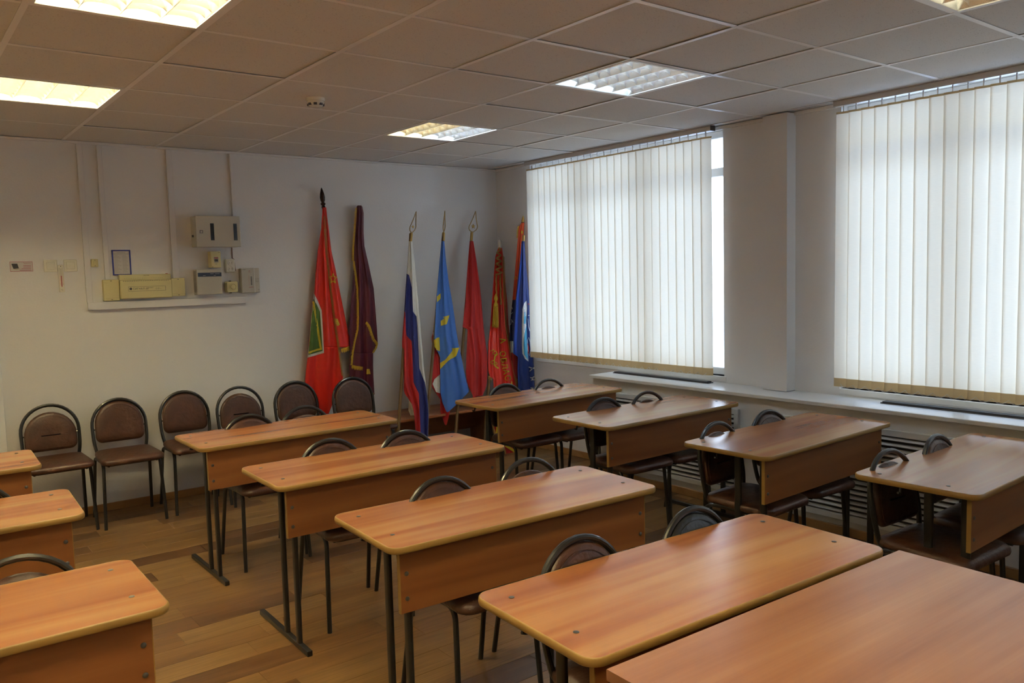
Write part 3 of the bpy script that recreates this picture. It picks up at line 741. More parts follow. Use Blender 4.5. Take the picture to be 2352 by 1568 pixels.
for x0, x1, z0, z1, lab in ((.186, .291, 1.505, 1.655, 'square yellow junction box on the left end of the alarm panel'), (.648, .745, 1.522, 1.655, 'square yellow junction box on the right end of the alarm panel')):
    r = empty('junction_box', (0, 0, 0), 0, lab, 'junction box', 'yellow junction boxes beside the alarm panel')
    wobj('body', r, x0, z0, x1, z1, .040, 'cream', .004); wobj('lid', r, x0+.002, z0+.02, x1-.002, z1-.018, .043, 'cream', .001, .04)
    for z in (z0+.009, z1-.009): wobj('screw', r, (x0+x1)/2-.005, z-.002, (x0+x1)/2+.005, z+.002, .041, 'dgrey', 0, .04)
# electrical cabinet
r = empty('fuse_cabinet', (0, 0, 0), 0, 'pale grey fuse cabinet with two dark windows at the top', 'fuse box')
T = .13
wobj('body', r, .822, 1.882, 1.150, 2.110, T-.012, 'beige', .003); wobj('door', r, .820, 1.880, 1.152, 2.112, T, 'beige', .003, T-.012)
for x0 in (.925, 1.098): wobj('breaker_window', r, x0-.0, 1.930, x0+.027, 2.056, T+.0015, 'smoke', 0, T)
wobj('warning_badge', r, .846, 1.982, .870, 2.004, T+.001, 'ink', 0, T); wtext('⚡', .858, 1.985, .018, 'paper', r, T+.001, 'CENTER'); wobj('badge_inner', r, .850, 1.986, .866, 2.0, T+.0013, 'grey', 0, T)
MB().box(.812, YW-.06, 1.955, .822, YW-.045, 1.972).build('lock', 'dgrey', r, smooth=False)
# breaker
r = empty('breaker_box', (0, 0, 0), 0, 'small yellow breaker box under the fuse cabinet', 'breaker')
wobj('body', r, .935, 1.726, 1.010, 1.850, .075, 'cream', .004); wobj('window', r, .955, 1.765, .990, 1.808, .0765, 'grey', 0, .075)
for k in range(2): wobj('lever', r, .960+k*.014, 1.774, .971+k*.014, 1.790, .084, 'dgrey', .001, .0765)
wobj('red_print', r, .958, 1.796, .988, 1.803, .077, 'redink', 0, .0765); wtext('ВКЛ', .9725, 1.752, .006, 'ink', r, .075, 'CENTER')
for x, z in ((.945, 1.733), (.998, 1.842)): wobj('screw', r, x-.004, z-.002, x+.004, z+.002, .076, 'dgrey', 0, .075)
# double socket
r = empty('wall_socket', (0, 0, 0), 0, 'ivory double wall socket below the fuse cabinet', 'socket')
wobj('plate', r, 1.058, 1.686, 1.134, 1.792, .025, 'ivory', .008)
for z in (1.762, 1.716):
    Tm = Matrix.Translation((1.097, YW-.025, z)) @ Matrix.Rotation(PI/2, 4, 'X')
    o = MB().lathe([(.020, 0), (.020, .004), (.017, .004), (.016, .001), (.001, .001)], 20, T=Tm).build('socket_well', 'ivory', r)
    for dx in (-.008, .008): MB().tube([(1.097+dx, YW-.0265, z), (1.097+dx, YW-.0255, z)], .0028, n=8).build('pin_hole', 'dgrey', r)
# power supply
r = empty('power_supply_box', (0, 0, 0), 0, 'grey power supply box with a dark blue label band', 'power supply')
wobj('body', r, .818, 1.525, 1.005, 1.715, .085, 'grey', .004); wobj('label_band', r, .828, 1.660, 1.004, 1.690, .0856, 'darkblue', 0, .085)
m = MB(); 
for k in range(17): m.box(.8165, YW-.07, 1.545+k*.0095, .8185, YW-.02, 1.549+k*.0095)
m.build('vent_slots', 'dgrey', r, smooth=False)
m = MB()
for x0, x1, z in ((.92, .945, 1.680), (.955, .99, 1.679), (.865, .885, 1.667), (.945, .96, 1.667)): wb(m, x0, z, x1, z+.002, .0860, d0=.0856)
m.build('label_print', 'paper', r, smooth=False)
# round bell
r = empty('alarm_sounder', (0, 0, 0), 0, 'rounded yellow alarm sounder box beside the grey unit', 'sounder')
sec = [(1.093+x, z+1.577) for x, z in rrect(.044, .042, .014, 5)]
MB().loft([[(x, YW, z) for x, z in sec], [(x, YW-.05, z) for x, z in sec], [(1.093+(x-1.093)*.93, YW-.056, 1.577+(z-1.577)*.93) for x, z in sec]]).build('body', 'cream', r, ang=40)
Tm = Matrix.Translation((1.095, YW-.056, 1.577)) @ Matrix.Rotation(PI/2, 4, 'X')
MB().lathe([(.027, 0), (.027, .004), (.024, .005), (.023, .0005), (.019, .0005), (.016, .006), (.002, .009)], 24, T=Tm).build('dome', 'cream', r)
for z in (1.619, 1.534): wobj('bracket', r, 1.084, z-.006, 1.094, z+.006, .03, 'dgrey', .001)
# control unit
r = empty('alarm_keypad', (0, 0, 0), 0, 'grey indicator unit with a column of buttons, rightmost device', 'control unit')
wobj('body', r, 1.165, 1.527, 1.308, 1.718, .06, 'grey', .004); wobj('side_ridge', r, 1.264, 1.527, 1.268, 1.718, .062, 'duct', .0, .06)
for k in range(7): wobj('button', r, 1.236, 1.588+k*.0098, 1.247, 1.593+k*.0098, .063, 'dgrey', .001, .06)
wobj('red_stripe', r, 1.220, 1.569, 1.256, 1.572, .0605, 'redink', 0, .06); wtext('Г-', 1.224, 1.684, .022, 'redink', r, .06); wtext('СТАРТ', 1.172, 1.704, .009, 'ink', r, .06)
wtext('1 2 3\n4 5 6\n7 8 9', 1.274, 1.632, .012, 'ink', r, .06); wtext('С2', 1.290, 1.545, .011, 'ink', r, .06)
m = MB()
for k in range(8): wb(m, 1.218, 1.588+k*.0098, 1.228, 1.5895+k*.0098, .0604, d0=.06)
m.build('scale_print', 'redink', r, smooth=False)
r = empty('cable', (0, 0, 0), 0, 'thin reddish cable running down past the double socket', 'cable')
MB().tube([(1.122, YW-.004, 1.88), (1.122, YW-.004, 1.80), (1.134, YW-.004, 1.79), (1.139, YW-.004, 1.70)], .0035, n=6).build('cord', mat('dull red cable', (.2, .08, .06), .5), r)

# ------------------------------------------------------------------ bench by the flags
r = empty('low_bench', (2.74, 2.74, 0), 0, 'low wooden bench against the back wall behind the flagpoles', 'bench')
MB().box(-.55, -.24, .422, .60, .25, .44, bev=.002).build('bench_top', 'bench', r, smooth=False)
MB().box(-.55, -.243, .4215, .60, -.24, .4405).build('edge_strip', M['dark_red'] if False else 'bench', r, smooth=False)
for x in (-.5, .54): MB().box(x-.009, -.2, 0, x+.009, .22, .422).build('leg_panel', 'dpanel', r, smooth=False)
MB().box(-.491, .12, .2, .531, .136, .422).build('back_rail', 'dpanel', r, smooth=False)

# ------------------------------------------------------------------ flags
def interp(tab, y, i):
    if y <= tab[0][0]: return tab[0][i]
    for a, b in zip(tab[:-1], tab[1:]):
        if y <= b[0]:
            t = (y-a[0])/(b[0]-a[0]); return a[i]+(b[i]-a[i])*t
    return tab[-1][i]
class Flag:
    """crop: (scale, ox, oy); plane y = yb + (yt-yb) z/zt ; folds give the cloth its depth"""
    def __init__(s, crop, yb, yt, zt, folds=4, amp=.02, seed=0): s.c = crop; s.yb, s.yt, s.zt = yb, yt, zt; s.folds, s.amp, s.seed = folds, amp, seed
    def px(s, x, y): return s.c[1]+x/s.c[0], s.c[2]+y/s.c[0]
    def P(s, x, y, off=0.0):
        p = at(*s.px(x, y), s.yb-off, s.yt-off, s.zt); return p
    def span(s, tab): s.tab = tab; return s
    def fold(s, x, y):
        l, r_ = interp(s.tab, y, 1), interp(s.tab, y, -1); w = max(r_-l, 1); u = (x-l)/w
        t = (y-s.tab[0][0])/(s.tab[-1][0]-s.tab[0][0])
        f = math.sin(u*PI*s.folds+s.seed+1.2*t)*.75+math.sin(u*PI*(s.folds*1.9)+s.seed*2.1-2*t)*.3
        edge = (math.sin(PI*min(1, max(0, u))))**.5
        return f*s.amp*(.25+.75*min(1, t*2.2))*(.35+.65*edge)+s.amp*.9*edge
    def S(s, x, y, off=0): return s.P(x, y, s.fold(x, y)+off)
    def cloth(s, tab, mats, parent, name='flag_cloth', thick=.0015, cols=None, dy=8, off=0):
        """tab rows: (y, b0, b1, ... bn); one band of its own colour between neighbouring borders"""
        nb = len(tab[0])-2; n = max(6, 36//nb); m = MB(); y0, y1 = tab[0][0], tab[-1][0]; ny = max(8, int((y1-y0)/dy))
        vs, fs, ms = [], [], []; wd = nb*(n+1)
        for j in range(ny+1):
            y = y0+(y1-y0)*j/ny
            for b in range(nb):
                a, c = interp(tab, y, 1+b), interp(tab, y, 2+b)
                for i in range(n+1): vs.append(s.S(a+(c-a)*i/n, y, off))
        for j in range(ny):
            for b in range(nb):
                for i in range(n):
                    k = j*wd+b*(n+1)+i; fs.append((k, k+1, k+wd+1, k+wd)); ms.append(b)
        m.v = [tuple(v) for v in vs]; m.f = fs; m.m = ms
        o = m.build(name, mats, parent, ang=80, fixn=False)
        sm = o.modifiers.new('thickness', 'SOLIDIFY'); sm.thickness = thick; sm.offset = 0
        return o
    def patch(s, poly, m, parent, name='emblem', off=.004, step=10):
        """flat print/applique that follows the folds"""
        bm = bmesh.new(); vs = [bm.verts.new((x, y, 0)) for x, y in poly]; bm.faces.new(vs)
        bmesh.ops.triangulate(bm, faces=bm.faces[:])
        xs = [p[0] for p in poly]; ysq = [p[1] for p in poly]
        for ax, lo, hi in ((0, min(xs), max(xs)), (1, min(ysq), max(ysq))):
            q = lo+step
            while q < hi:
                pc = [0, 0, 0]; no = [0, 0, 0]; pc[ax] = q; no[ax] = 1
                bmesh.ops.bisect_plane(bm, geom=bm.verts[:]+bm.edges[:]+bm.faces[:], plane_co=pc, plane_no=no); q += step
        for v in bm.verts: v.co = s.S(v.co.x, v.co.y, off)
        me = bpy.data.meshes.new(name); bm.to_mesh(me); bm.free(); me.materials.append(M[m])
        o = bpy.data.objects.new(name, me); COL.objects.link(o); o.parent = parent
        sm = o.modifiers.new('thickness', 'SOLIDIFY'); sm.thickness = .001
        return o
    def band(s, pts, w, m, parent, name='trim', off=.005):
        L_ = []; R_ = []
        for i, (x, y) in enumerate(pts):
            a = pts[max(i-1, 0)]; b = pts[min(i+1, len(pts)-1)]; dx, dy = b[0]-a[0], b[1]-a[1]; q = math.hypot(dx, dy) or 1
            ww = (w[i] if isinstance(w, (list, tuple)) else w)/2
            L_.append((x-dy/q*ww, y+dx/q*ww)); R_.append((x+dy/q*ww, y-dx/q*ww))
        return s.patch(L_+R_[::-1], m, parent, name, off)
    def fringe(s, pts, length, m, parent, name='fringe', side=1, gap=4, off=.003, r=.0022):
        """row of hanging threads along a line, each a thin tapered tuft"""
        mb = MB(); path = []
        for a, b in zip(pts[:-1], pts[1:]):
            d = math.hypot(b[0]-a[0], b[1]-a[1]); n = max(1, int(d/gap))
            for k in range(n): path.append((a[0]+(b[0]-a[0])*k/n, a[1]+(b[1]-a[1])*k/n, (b[0]-a[0])/d, (b[1]-a[1])/d))
        rr = random.Random(3)
        for (x, y, dx, dy) in path:
            nx, ny = -dy*side, dx*side; ny += .5; q = math.hypot(nx, ny) or 1; l = length*rr.uniform(.8, 1.1)
            e = (x+nx/q*l+rr.uniform(-1.5, 1.5), y+ny/q*l)
            mb.tube([s.S(x, y, off), s.S((x+e[0])/2, (y+e[1])/2, off+.003), s.S(*e, off)], [r, r*1.2, r*.6], n=4)
        mb.tube([s.S(x, y, off) for x, y, _, _ in path], r*1.4, n=5)
        return mb.build(name, m, parent, ang=60)
    def text(s, t, x, y, size, rot, m, parent, name='lettering', sx=1):
        cu = bpy.data.curves.new(name, 'FONT'); cu.body = t; cu.size = size; cu.align_x = 'CENTER'; cu.resolution_u = 2; cu.offset = size*.012
        ob = bpy.data.objects.new(name, cu); COL.objects.link(ob)
        me = bpy.data.meshes.new_from_object(ob.evaluated_get(bpy.context.evaluated_depsgraph_get())); bpy.data.objects.remove(ob)
        c_, s_ = math.cos(rot), math.sin(rot)
        for v in me.vertices:
            a, b = v.co.x*sx, v.co.y; v.co = s.S(x+a*c_-b*-s_*-1*-1 if False else x+a*c_+b*s_, y+a*s_-b*c_, .006)
        me.materials.clear(); me.materials.append(M[m]); o = bpy.data.objects.new(name, me); COL.objects.link(o); o.parent = parent
        sm = o.modifiers.new('thickness', 'SOLIDIFY'); sm.thickness = .001
        return o
    def pole(s, x0, y0, x1, y1, m, parent, r=.0135, off=-.014):
        """from the top point down to the floor"""
        a, b = s.P(x0, y0, off), s.P(x1, y1, off); d = (b-a); t = (0.0-a.z)/d.z
        MB().tube([a, a+d*t], r, n=10).build('pole', m, parent); return a, d.normalized()
    def ring_finial(s, x0, y0, x1, y1, wpx, parent, star=True, socket=(None,)):
        """open drop shaped ring; tip (x0,y0), base (x1,y1)"""
        pts = []; n = 28
        for k in range(n):
            t = k/n*2*PI; v = .5-.5*math.cos(t); sgn = math.sin(t)
            prof = [(0, 0), (.3, .32), (.6, .72), (.75, 1.0), (.88, .8), (1, .12)]
            h = 0
            for (a0, b0), (a1, b1) in zip(prof[:-1], prof[1:]):
                if a0 <= v <= a1: h = b0+(b1-b0)*(v-a0)/(a1-a0)
            sg = 1 if sgn >= 0 else -1
            pts.append(s.P(x0+(x1-x0)*v+sg*h*wpx/2, y0+(y1-y0)*v))
        MB().tube(pts, .0045, n=6, closed=True).build('finial_ring', 'finial', parent)
        if star:
            c = s.P(x0+(x1-x0)*.74, y0+(y1-y0)*.72); rad = wpx*.3/s.c[0]*.0037; m = MB(); o_ = []
            for k in range(10):
                a = PI/2+k*PI/5; q = rad if k % 2 == 0 else rad*.42; o_.append((c.x+q*math.cos(a)*min(1, wpx/40), c.z+q*math.sin(a)))
            m.loft([[(x, c.y-.003, z) for x, z in o_], [(x, c.y+.003, z) for x, z in o_]]); m.build('finial_star', 'gold', parent, smooth=False)
    def socket(s, x0, y0, x1, y1, m, parent, r=.0135):
        a, b = s.P(x0, y0, -.012), s.P(x1, y1, -.012)
        d = b-a; MB().tube([a, a+d*.08, a+d*.1, b], [r*.5, r*.8, r, r], n=12).build('pole_socket', m, parent)
A = (2.904, 660, 420); B_ = (2.8, 880, 460); K = (3.733, 1100, 480)
# 1 red banner with the green panel
r = empty('banner', (0, 0, 0), 0, 'bright red banner with a green and yellow panel and a dark spear tip', 'flag', 'flags standing in the back corner')
F = Flag(A, 2.93, 2.97, 2.4, 5, .024, .4)
tab = [(163, 236, 244, 259), (225, 231, 244, 266), (300, 226, 246, 276), (450, 202, 256, 293), (600, 188, 272, 326), (740, 178, 287, 353), (900, 160, 308, 386), (1000, 150, 323, 407), (1095, 142, 338, 430)]
F.span([(163, 236, 259), (225, 231, 266), (300, 226, 276), (450, 202, 293), (600, 188, 326), (740, 178, 353), (900, 160, 386), (1095, 142, 430), (1300, 118, 430), (1540, 112, 430)])
F.cloth(tab, ['satin_red', 'satin_red'], r)
F.cloth([(1095, 142, 338), (1130, 139, 344), (1200, 130, 356), (1300, 118, 372), (1400, 115, 330), (1540, 200, 275)], ['satin_red'], r, 'lower_cloth')
F.patch([(178, 735), (204, 790), (229, 848), (238, 1000), (244, 1133), (134, 1165), (145, 1080), (160, 900)], 'cwhite', r, 'panel_border', .003)
F.patch([(175, 772), (198, 815), (217, 858), (228, 1000), (235, 1120), (140, 1147), (149, 1050), (163, 900)], 'green', r, 'green_panel', .005)
F.band([(172, 790), (184, 850), (197, 930), (208, 1010), (218, 1075), (226, 1112)], 13, 'yellow', r, 'yellow_line', .007)
F.band([(230, 1106), (200, 1112), (170, 1122), (143, 1132)], 12, 'yellow', r, 'yellow_line', .007)
F.fringe([(243, 220), (246, 300), (256, 450), (266, 545), (273, 600), (287, 740), (308, 900), (323, 1000), (338, 1095), (350, 1180), (364, 1290)], 16, 'fringe2', r, 'braid', -1, 6)
F.fringe([(360, 1108), (395, 1098), (430, 1082)], 26, 'fringe', r, 'fringe', 1, 3)
F.patch([(312, 905), (335, 905), (350, 945), (335, 955), (322, 940)], 'fringe', r, 'gold_patch')
st = []
for k in range(10):
    a = -PI/2+k*PI/5; q = 36 if k % 2 == 0 else 15; st.append((305+q*math.cos(a)*.75, 638+q*math.sin(a)))
for k in range(10): F.band([st[k], st[(k+1) % 10]], 5, 'yellow', r, 'star_outline')
F.pole(242, 165, 232, 1530, 'darkwood', r, .012)
a = F.P(241, 165, -.012); b = F.P(227, 30, -.012); d = b-a
T = Matrix.Translation(a) @ d.to_track_quat('Z', 'Y').to_matrix().to_4x4(); Ls = d.length
MB().lathe([(.014, -.01), (.014, .0), (.018, Ls*.04), (.011, Ls*.09), (.02, Ls*.16), (.02, Ls*.22), (.012, Ls*.26), (.019, Ls*.36), (.0215, Ls*.5), (.017, Ls*.7), (.008, Ls*.9), (.001, Ls)], 16, T=T).build('spear_finial', 'darkwood', r)
# 2 maroon banner
r = empty('banner', (0, 0, 0), 0, 'dark maroon velvet banner with yellow fringe leaning on the back wall', 'flag', 'flags standing in the back corner')
F = Flag(A, 2.90, 2.97, 2.25, 5, .02, 1.7)
tab = [(150, 470, 492), (158, 462, 500), (200, 458, 508), (330, 452, 508), (420, 444, 514), (560, 441, 545), (700, 432, 575), (850, 420, 588), (980, 412, 598), (1070, 414, 603), (1100, 416, 590), (1135, 420, 572)]
F.span([q for q in tab[:-2]]+[(1200, 414, 603), (1440, 414, 603)])
F.cloth(tab, ['maroon'], r)
F.cloth([(1135, 420, 572), (1220, 412, 572), (1290, 415, 574), (1330, 470, 576), (1400, 560, 580), (1410, 572, 582)], ['maroon'], r, 'lower_cloth')
F.fringe([(462, 165), (456, 250), (452, 330), (443, 430), (441, 520)], 14, 'fringe', r, 'fringe', 1, 4)
F.fringe([(446, 520), (458, 600), (470, 700), (473, 800), (474, 900), (472, 980), (455, 1050), (440, 1130), (432, 1215)], 13, 'fringe', r, 'fringe', 1, 4)
F.fringe([(432, 1215), (460, 1222), (508, 1228)], 24, 'fringe', r, 'fringe', 1, 4)
F.fringe([(530, 925), (552, 955), (566, 1000), (580, 1040), (603, 1068)], 18, 'fringe', r, 'fringe', 1, 4)
F.fringe([(603, 1068), (596, 1100), (574, 1135)], 12, 'fringe', r, 'fringe', 1, 4)
F.fringe([(432, 1290), (470, 1325), (520, 1370), (580, 1405)], 24, 'fringe', r, 'fringe', 1, 4)
F.patch([(530, 1240), (548, 1240), (555, 1275), (528, 1275)], 'fringe', r, 'gold_tuft')
F.pole(480, 160, 578, 1560, 'pole', r)
# 3 tricolour
r = empty('flag', (0, 0, 0), 0, 'white, blue and red tricolour flag on a pole with a ring finial', 'flag', 'flags standing in the back corner')
F = Flag(B_, 2.37, 2.93, 2.2, 4, .03, .2)
F.span([(263, 165, 187), (400, 158, 203), (640, 140, 226), (820, 128, 241), (1000, 130, 257), (1180, 132, 276), (1350, 190, 292), (1515, 195, 292)])
tab = [(263, 165, 165, 165, 187), (400, 157, 157, 157, 203), (474, 151, 151, 151, 209), (478, 151, 151, 166, 210), (560, 145, 145, 185, 219), (640, 140, 140, 188, 226), (712, 136, 136, 192, 231), (718, 136, 142, 193, 232), (745, 134, 143, 214, 234), (820, 128, 146, 219, 241), (870, 124, 150, 222, 245), (905, 122, 184, 224, 248), (940, 122, 186, 226, 252), (960, 133, 187, 227, 254), (1080, 133, 192, 233, 262), (1170, 133, 196, 268, 274), (1215, 133, 216, 277, 279), (1240, 138, 230, 281, 282), (1310, 185, 233, 289, 290), (1350, 195, 234, 291, 292), (1380, 200, 236, 291, 292), (1515, 212, 241, 289, 290)]
F.cloth(tab, ['red', 'blue', 'cwhite'], r)
F.cloth([(1200, 160, 190), (1290, 165, 200), (1350, 162, 198), (1382, 176, 204)], ['cwhite'], r, 'rear_corner', off=-.03)
F.pole(178, 215, 100, 1460, 'pole', r); F.socket(182, 205, 176, 268, 'gold', r); F.ring_finial(213, 72, 184, 208, 40, r)
# 4 light blue flag
r = empty('flag', (0, 0, 0), 0, 'light blue flag with yellow shapes hanging in a point', 'flag', 'flags standing in the back corner')
F = Flag(B_, 2.37, 2.93, 2.2, 4, .028, 1.1)
F.span([(262, 376, 393), (400, 362, 405), (540, 350, 424), (700, 338, 452), (860, 330, 474), (1000, 340, 500), (1100, 350, 522), (1228, 350, 552), (1445, 350, 552)])
F.cloth([(700, 335, 345), (840, 322, 345), (880, 312, 345), (960, 318, 345), (1100, 314, 400), (1200, 312, 400), (1280, 368, 420), (1360, 368, 430), (1445, 398, 408)], ['red'], r, 'rear_cloth', off=-.03)['label'] = 'red and white cloth hanging behind the blue'
F.cloth([(262, 376, 393), (400, 362, 405), (520, 352, 421), (540, 350, 424), (600, 345, 435), (700, 338, 452), (860, 329, 474), (920, 330, 484), (960, 342, 492), (1000, 366, 502), (1100, 367, 522), (1228, 369, 552), (1234, 369, 548), (1300, 382, 486), (1355, 405, 425), (1362, 412, 416)], ['skyblue'], r)
F.patch([(330, 1150), (366, 1118), (366, 1240), (340, 1232), (318, 1180)], 'cwhite', r, 'white_corner', -.02); F.patch([(320, 850), (332, 840), (332, 880), (322, 880)], 'cwhite', r, 'white_corner', -.02)
for pg in ([(346, 618), (370, 597), (369, 632), (346, 655)], [(370, 775), (396, 758), (385, 750), (427, 738), (409, 796), (399, 787), (371, 806)], [(327, 900), (345, 884), (362, 880), (365, 970), (345, 962), (330, 940)], [(366, 1045), (400, 1025), (440, 975), (447, 962), (440, 952), (490, 946), (470, 1000), (458, 988), (420, 1030), (367, 1085)]):
    F.patch(pg, 'yellow', r, 'yellow_shape')
F.pole(388, 215, 288, 1340, 'pole', r); F.socket(389, 203, 387, 262, 'gold', r); F.ring_finial(397, 68, 391, 200, 14, r, star=False)
# 5 red flag
r = empty('flag', (0, 0, 0), 0, 'plain red flag under a wide ring finial with a star', 'flag', 'flags standing in the back corner')
F = Flag(B_, 2.37, 2.95, 2.2, 4, .028, 2.3)
F.span([(262, 555, 580), (400, 545, 602), (530, 536, 619), (640, 530, 632), (820, 512, 647), (1000, 535, 671), (1150, 535, 671), (1335, 535, 671)])
F.cloth([(262, 557, 580), (400, 545, 602), (530, 536, 619), (640, 530, 632), (815, 511, 646), (822, 530, 647), (830, 543, 648), (1000, 536, 670), (1100, 532, 672), (1165, 538, 668), (1200, 550, 662), (1255, 576, 640), (1262, 576, 600), (1335, 584, 588)], ['red'], r)
F.pole(570, 215, 466, 1500, 'pole', r); F.socket(571, 200, 567, 262, 'gold', r); F.ring_finial(595, 70, 574, 205, 58, r)
# 6 red banner with rope, tassel and letters
r = empty('banner', (0, 0, 0), 0, 'red banner with yellow letters, gold rope and a large tassel', 'flag', 'flags standing in the back corner')
F = Flag(B_, 2.38, 2.88, 1.95, 5, .024, .9)
F.span([(300, 742, 764), (360, 722, 773), (480, 712, 780), (640, 700, 797), (800, 689, 806), (920, 678, 822), (1060, 674, 845), (1200, 680, 868), (1440, 690, 880)])
F.cloth([(300, 742, 764), (360, 722, 773), (480, 712, 780), (640, 700, 797), (800, 689, 806), (920, 676, 822), (1030, 672, 838), (1100, 676, 850), (1140, 690, 858), (1150, 708, 859), (1300, 715, 872), (1430, 730, 850)], ['satin_red'], r)
F.fringe([(768, 360), (772, 500), (776, 640), (786, 800), (802, 900), (820, 1000), (838, 1100), (856, 1190), (866, 1260)], 17, 'fringe2', r, 'braid', -1, 5)
F.fringe([(678, 1128), (690, 1138), (708, 1146)], 18, 'fringe2', r, 'fringe', 1, 4)
F.pole(750, 300, 655, 1500, 'pole', r)
a, b = F.P(752, 308, .012), F.P(750, 254, .012); MB().tube([a, a.lerp(b, .3), a.lerp(b, .85), b], [.016, .0185, .0165, .009], n=14).build('metal_finial', 'silver', r)
kn = []
for k in range(60):
    t = k/59; kn.append(F.S(744+19*math.sin(t*30)*(.5+.5*t), 308+175*t, .024+.014*math.cos(t*33)))
MB().tube(kn, .0085, n=6).build('rope_knot', 'fringe2', r, ang=60)
for x0, dx in ((728, 0), (752, 6)): MB().tube([F.S(x0+dx*k/8+2*math.sin(k*2), 470+ (140 if dx == 0 else 200)*k/8, .022) for k in range(9)], .007, n=6).build('rope', 'fringe2', r)
a = F.S(726, 600, .045); b = F.S(722, 815, .045); d = b-a; Tm = Matrix.Translation(a) @ d.to_track_quat('Z', 'Y').to_matrix().to_4x4(); L_ = d.length
MB().lathe([(.004, 0), (.012, L_*.06), (.019, L_*.13), (.019, L_*.17), (.011, L_*.23), (.012, L_*.27), (.020, L_*.31), (.022, L_*.36), (.021, L_*.4)], 16, T=Tm).build('tassel_head', 'fringe', r)
mb = MB()
for k in range(46):
    an = k*2.4; q = .019*((k % 5+1)/5); p0 = Tm @ Vector((q*math.cos(an), q*math.sin(an), L_*.38)); p1 = Tm @ Vector((q*1.45*math.cos(an), q*1.45*math.sin(an), L_*random.uniform(.94, 1.02))); mb.tube([p0, p1], .0028, n=4)
mb.build('tassel_skirt', 'fringe', r, ang=60)
for ch, x, y, rot in (('А', 752, 905, 1.35), ('О', 752, 990, 1.40), ('Б', 757, 1030, 1.42), ('Л', 765, 1068, 1.42), ('А', 774, 1105, 1.40), ('С', 784, 1145, 1.38), ('Т', 794, 1185, 1.38)): F.text(ch, x, y, 52, rot, 'yellow', r)
for ch, x, y in (('Г', 690, 975), ('О', 706, 985), ('С', 692, 1045), ('С', 708, 1055)): F.text(ch, x, y, 36, 1.2, 'yellow', r)
F.band([(738, 985), (720, 1000), (714, 1030), (720, 1065), (742, 1080)], 9, 'yellow', r, 'wreath_arc')
# small pennant low by the window desk
r = empty('pennant', (0, 0, 0), 0, 'small red and gold rounded pennant low behind the window desk', 'pennant')
F = Flag((4.9, 1100, 780), 2.47, 2.50, .5, 3, .008, 0); F.span([(930, 150, 425), (1370, 300, 430)])
F.cloth([(930, 150, 300), (1050, 180, 330), (1150, 230, 400), (1200, 285, 432), (1300, 300, 425), (1350, 325, 395), (1372, 345, 370)], ['red'], r, 'pennant_cloth')
F.band([(150, 932), (185, 1060), (235, 1150), (290, 1230), (305, 1310), (345, 1368), (395, 1345), (425, 1290), (430, 1210)], 16, 'fringe2', r, 'border_braid')
F.band([(300, 1190), (340, 1215), (380, 1240), (425, 1270)], 26, 'yellow', r, 'gold_ribbon'); F.band([(170, 950), (205, 965), (200, 1040), (190, 1085)], 16, 'yellow', r, 'gold_ribbon')
o = MB().tube([F.P(225, 925, .0), F.P(230, 780, 0)], .003, n=6).build('cord', 'fringe2', r)
# 7 flag behind, red over navy
r = empty('banner', (0, 0, 0), 0, 'orange-red and navy banner with gold fringe behind the blue flag', 'flag', 'flags standing in the back corner')
F = Flag(B_, 2.56, 2.60, 2.2, 4, .015, 1.4)
F.span([(143, 886, 908), (200, 868, 906), (400, 855, 900), (640, 832, 900), (780, 817, 900), (1190, 812, 905)])
F.cloth([(143, 890, 908), (175, 870, 906), (250, 866, 903), (400, 853, 898), (640, 832, 890)], ['orange'], r)
F.cloth([(640, 832, 890), (780, 817, 890), (905, 812, 890)], ['navy'], r, 'navy_cloth'); F.cloth([(905, 818, 895), (980, 822, 895)], ['pale'], r, 'white_cloth'); F.cloth([(980, 822, 895), (1300, 840, 930)], ['dark_red'], r, 'lower_cloth')
F.fringe([(872, 165), (866, 200), (864, 245)], 9, 'fringe', r, 'fringe', 1, 4)
for pts in ([(826, 680), (832, 700)], [(822, 730), (834, 720)], [(824, 765), (836, 785)], [(820, 800), (830, 770)]): F.band(pts, 4, 'pale', r, 'white_mark')
F.text('С', 843, 500, 26, 1.4, 'yellow', r); F.patch([(888, 196), (898, 196), (898, 214), (888, 214)], 'yellow', r, 'gold_mark')
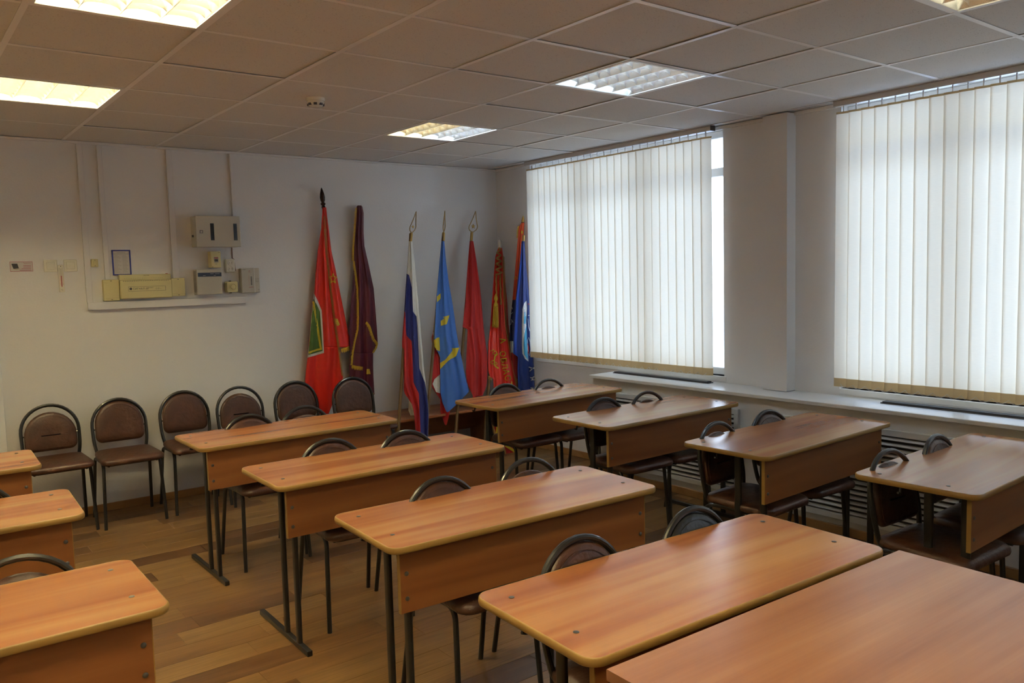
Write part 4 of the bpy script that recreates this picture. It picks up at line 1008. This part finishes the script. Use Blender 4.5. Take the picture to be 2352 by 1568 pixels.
F.pole(897, 140, 858, 1300, 'pole', r); a, b = F.P(897, 142, -.01), F.P(902, 96, -.01); MB().tube([a, a.lerp(b, .2), a.lerp(b, .5), b], [.008, .014, .012, .001], n=12).build('spear_tip', 'gold', r)
# 8 blue flag with emblem
r = empty('flag', (0, 0, 0), 0, 'deep blue flag with a white and cyan emblem at the edge of the blind', 'flag', 'flags standing in the back corner')
F = Flag(B_, 2.49, 2.50, 1.95, 4, .016, .5)
F.span([(262, 891, 908), (400, 880, 918), (500, 870, 928), (640, 852, 940), (780, 846, 946), (900, 838, 957), (1000, 845, 965), (1210, 858, 975), (1260, 866, 975)])
F.cloth([(262, 891, 893, 908), (400, 880, 892, 918), (500, 866, 884, 928), (640, 852, 872, 940), (780, 846, 868, 946), (900, 838, 860, 957), (985, 836, 856, 963), (1005, 868, 870, 965), (1100, 866, 869, 972), (1260, 872, 875, 976)], ['royal_highlight', 'royal'], r)  # brighter left band is a highlight painted into the blue cloth
F.patch([(922, 645), (908, 660), (895, 700), (893, 800), (893, 920), (896, 985), (912, 1018), (935, 1036), (932, 1010), (922, 900), (920, 780), (926, 690)], 'cwhite', r, 'white_emblem')
F.patch([(920, 700), (910, 725), (905, 790), (916, 795), (921, 750)], 'cyan', r, 'cyan_emblem', .007)
F.patch([(922, 800), (910, 860), (904, 930), (908, 990), (932, 1025), (926, 950), (924, 880)], 'cyan', r, 'cyan_emblem', .007)
for pts in ([(932, 740), (942, 738)], [(930, 760), (938, 820), (944, 840)], [(928, 900), (936, 880), (946, 910), (950, 960), (940, 1000), (930, 960), (928, 900)]): F.band(pts, 4, 'pale', r, 'white_line', .007)
for pts in ([(930, 665), (940, 668)], [(930, 920), (936, 950), (934, 985)]): F.band(pts, 5, 'red', r, 'red_line', .007)
F.text('А', 940, 1085, 48, 1.35, 'cwhite', r); F.text('Я', 948, 1150, 48, 1.35, 'cwhite', r); F.text('Р', 950, 1215, 48, 1.35, 'cwhite', r)
F.pole(902, 262, 890, 1300, 'pole', r, .010); F.socket(903, 222, 902, 262, 'gold', r, .012)
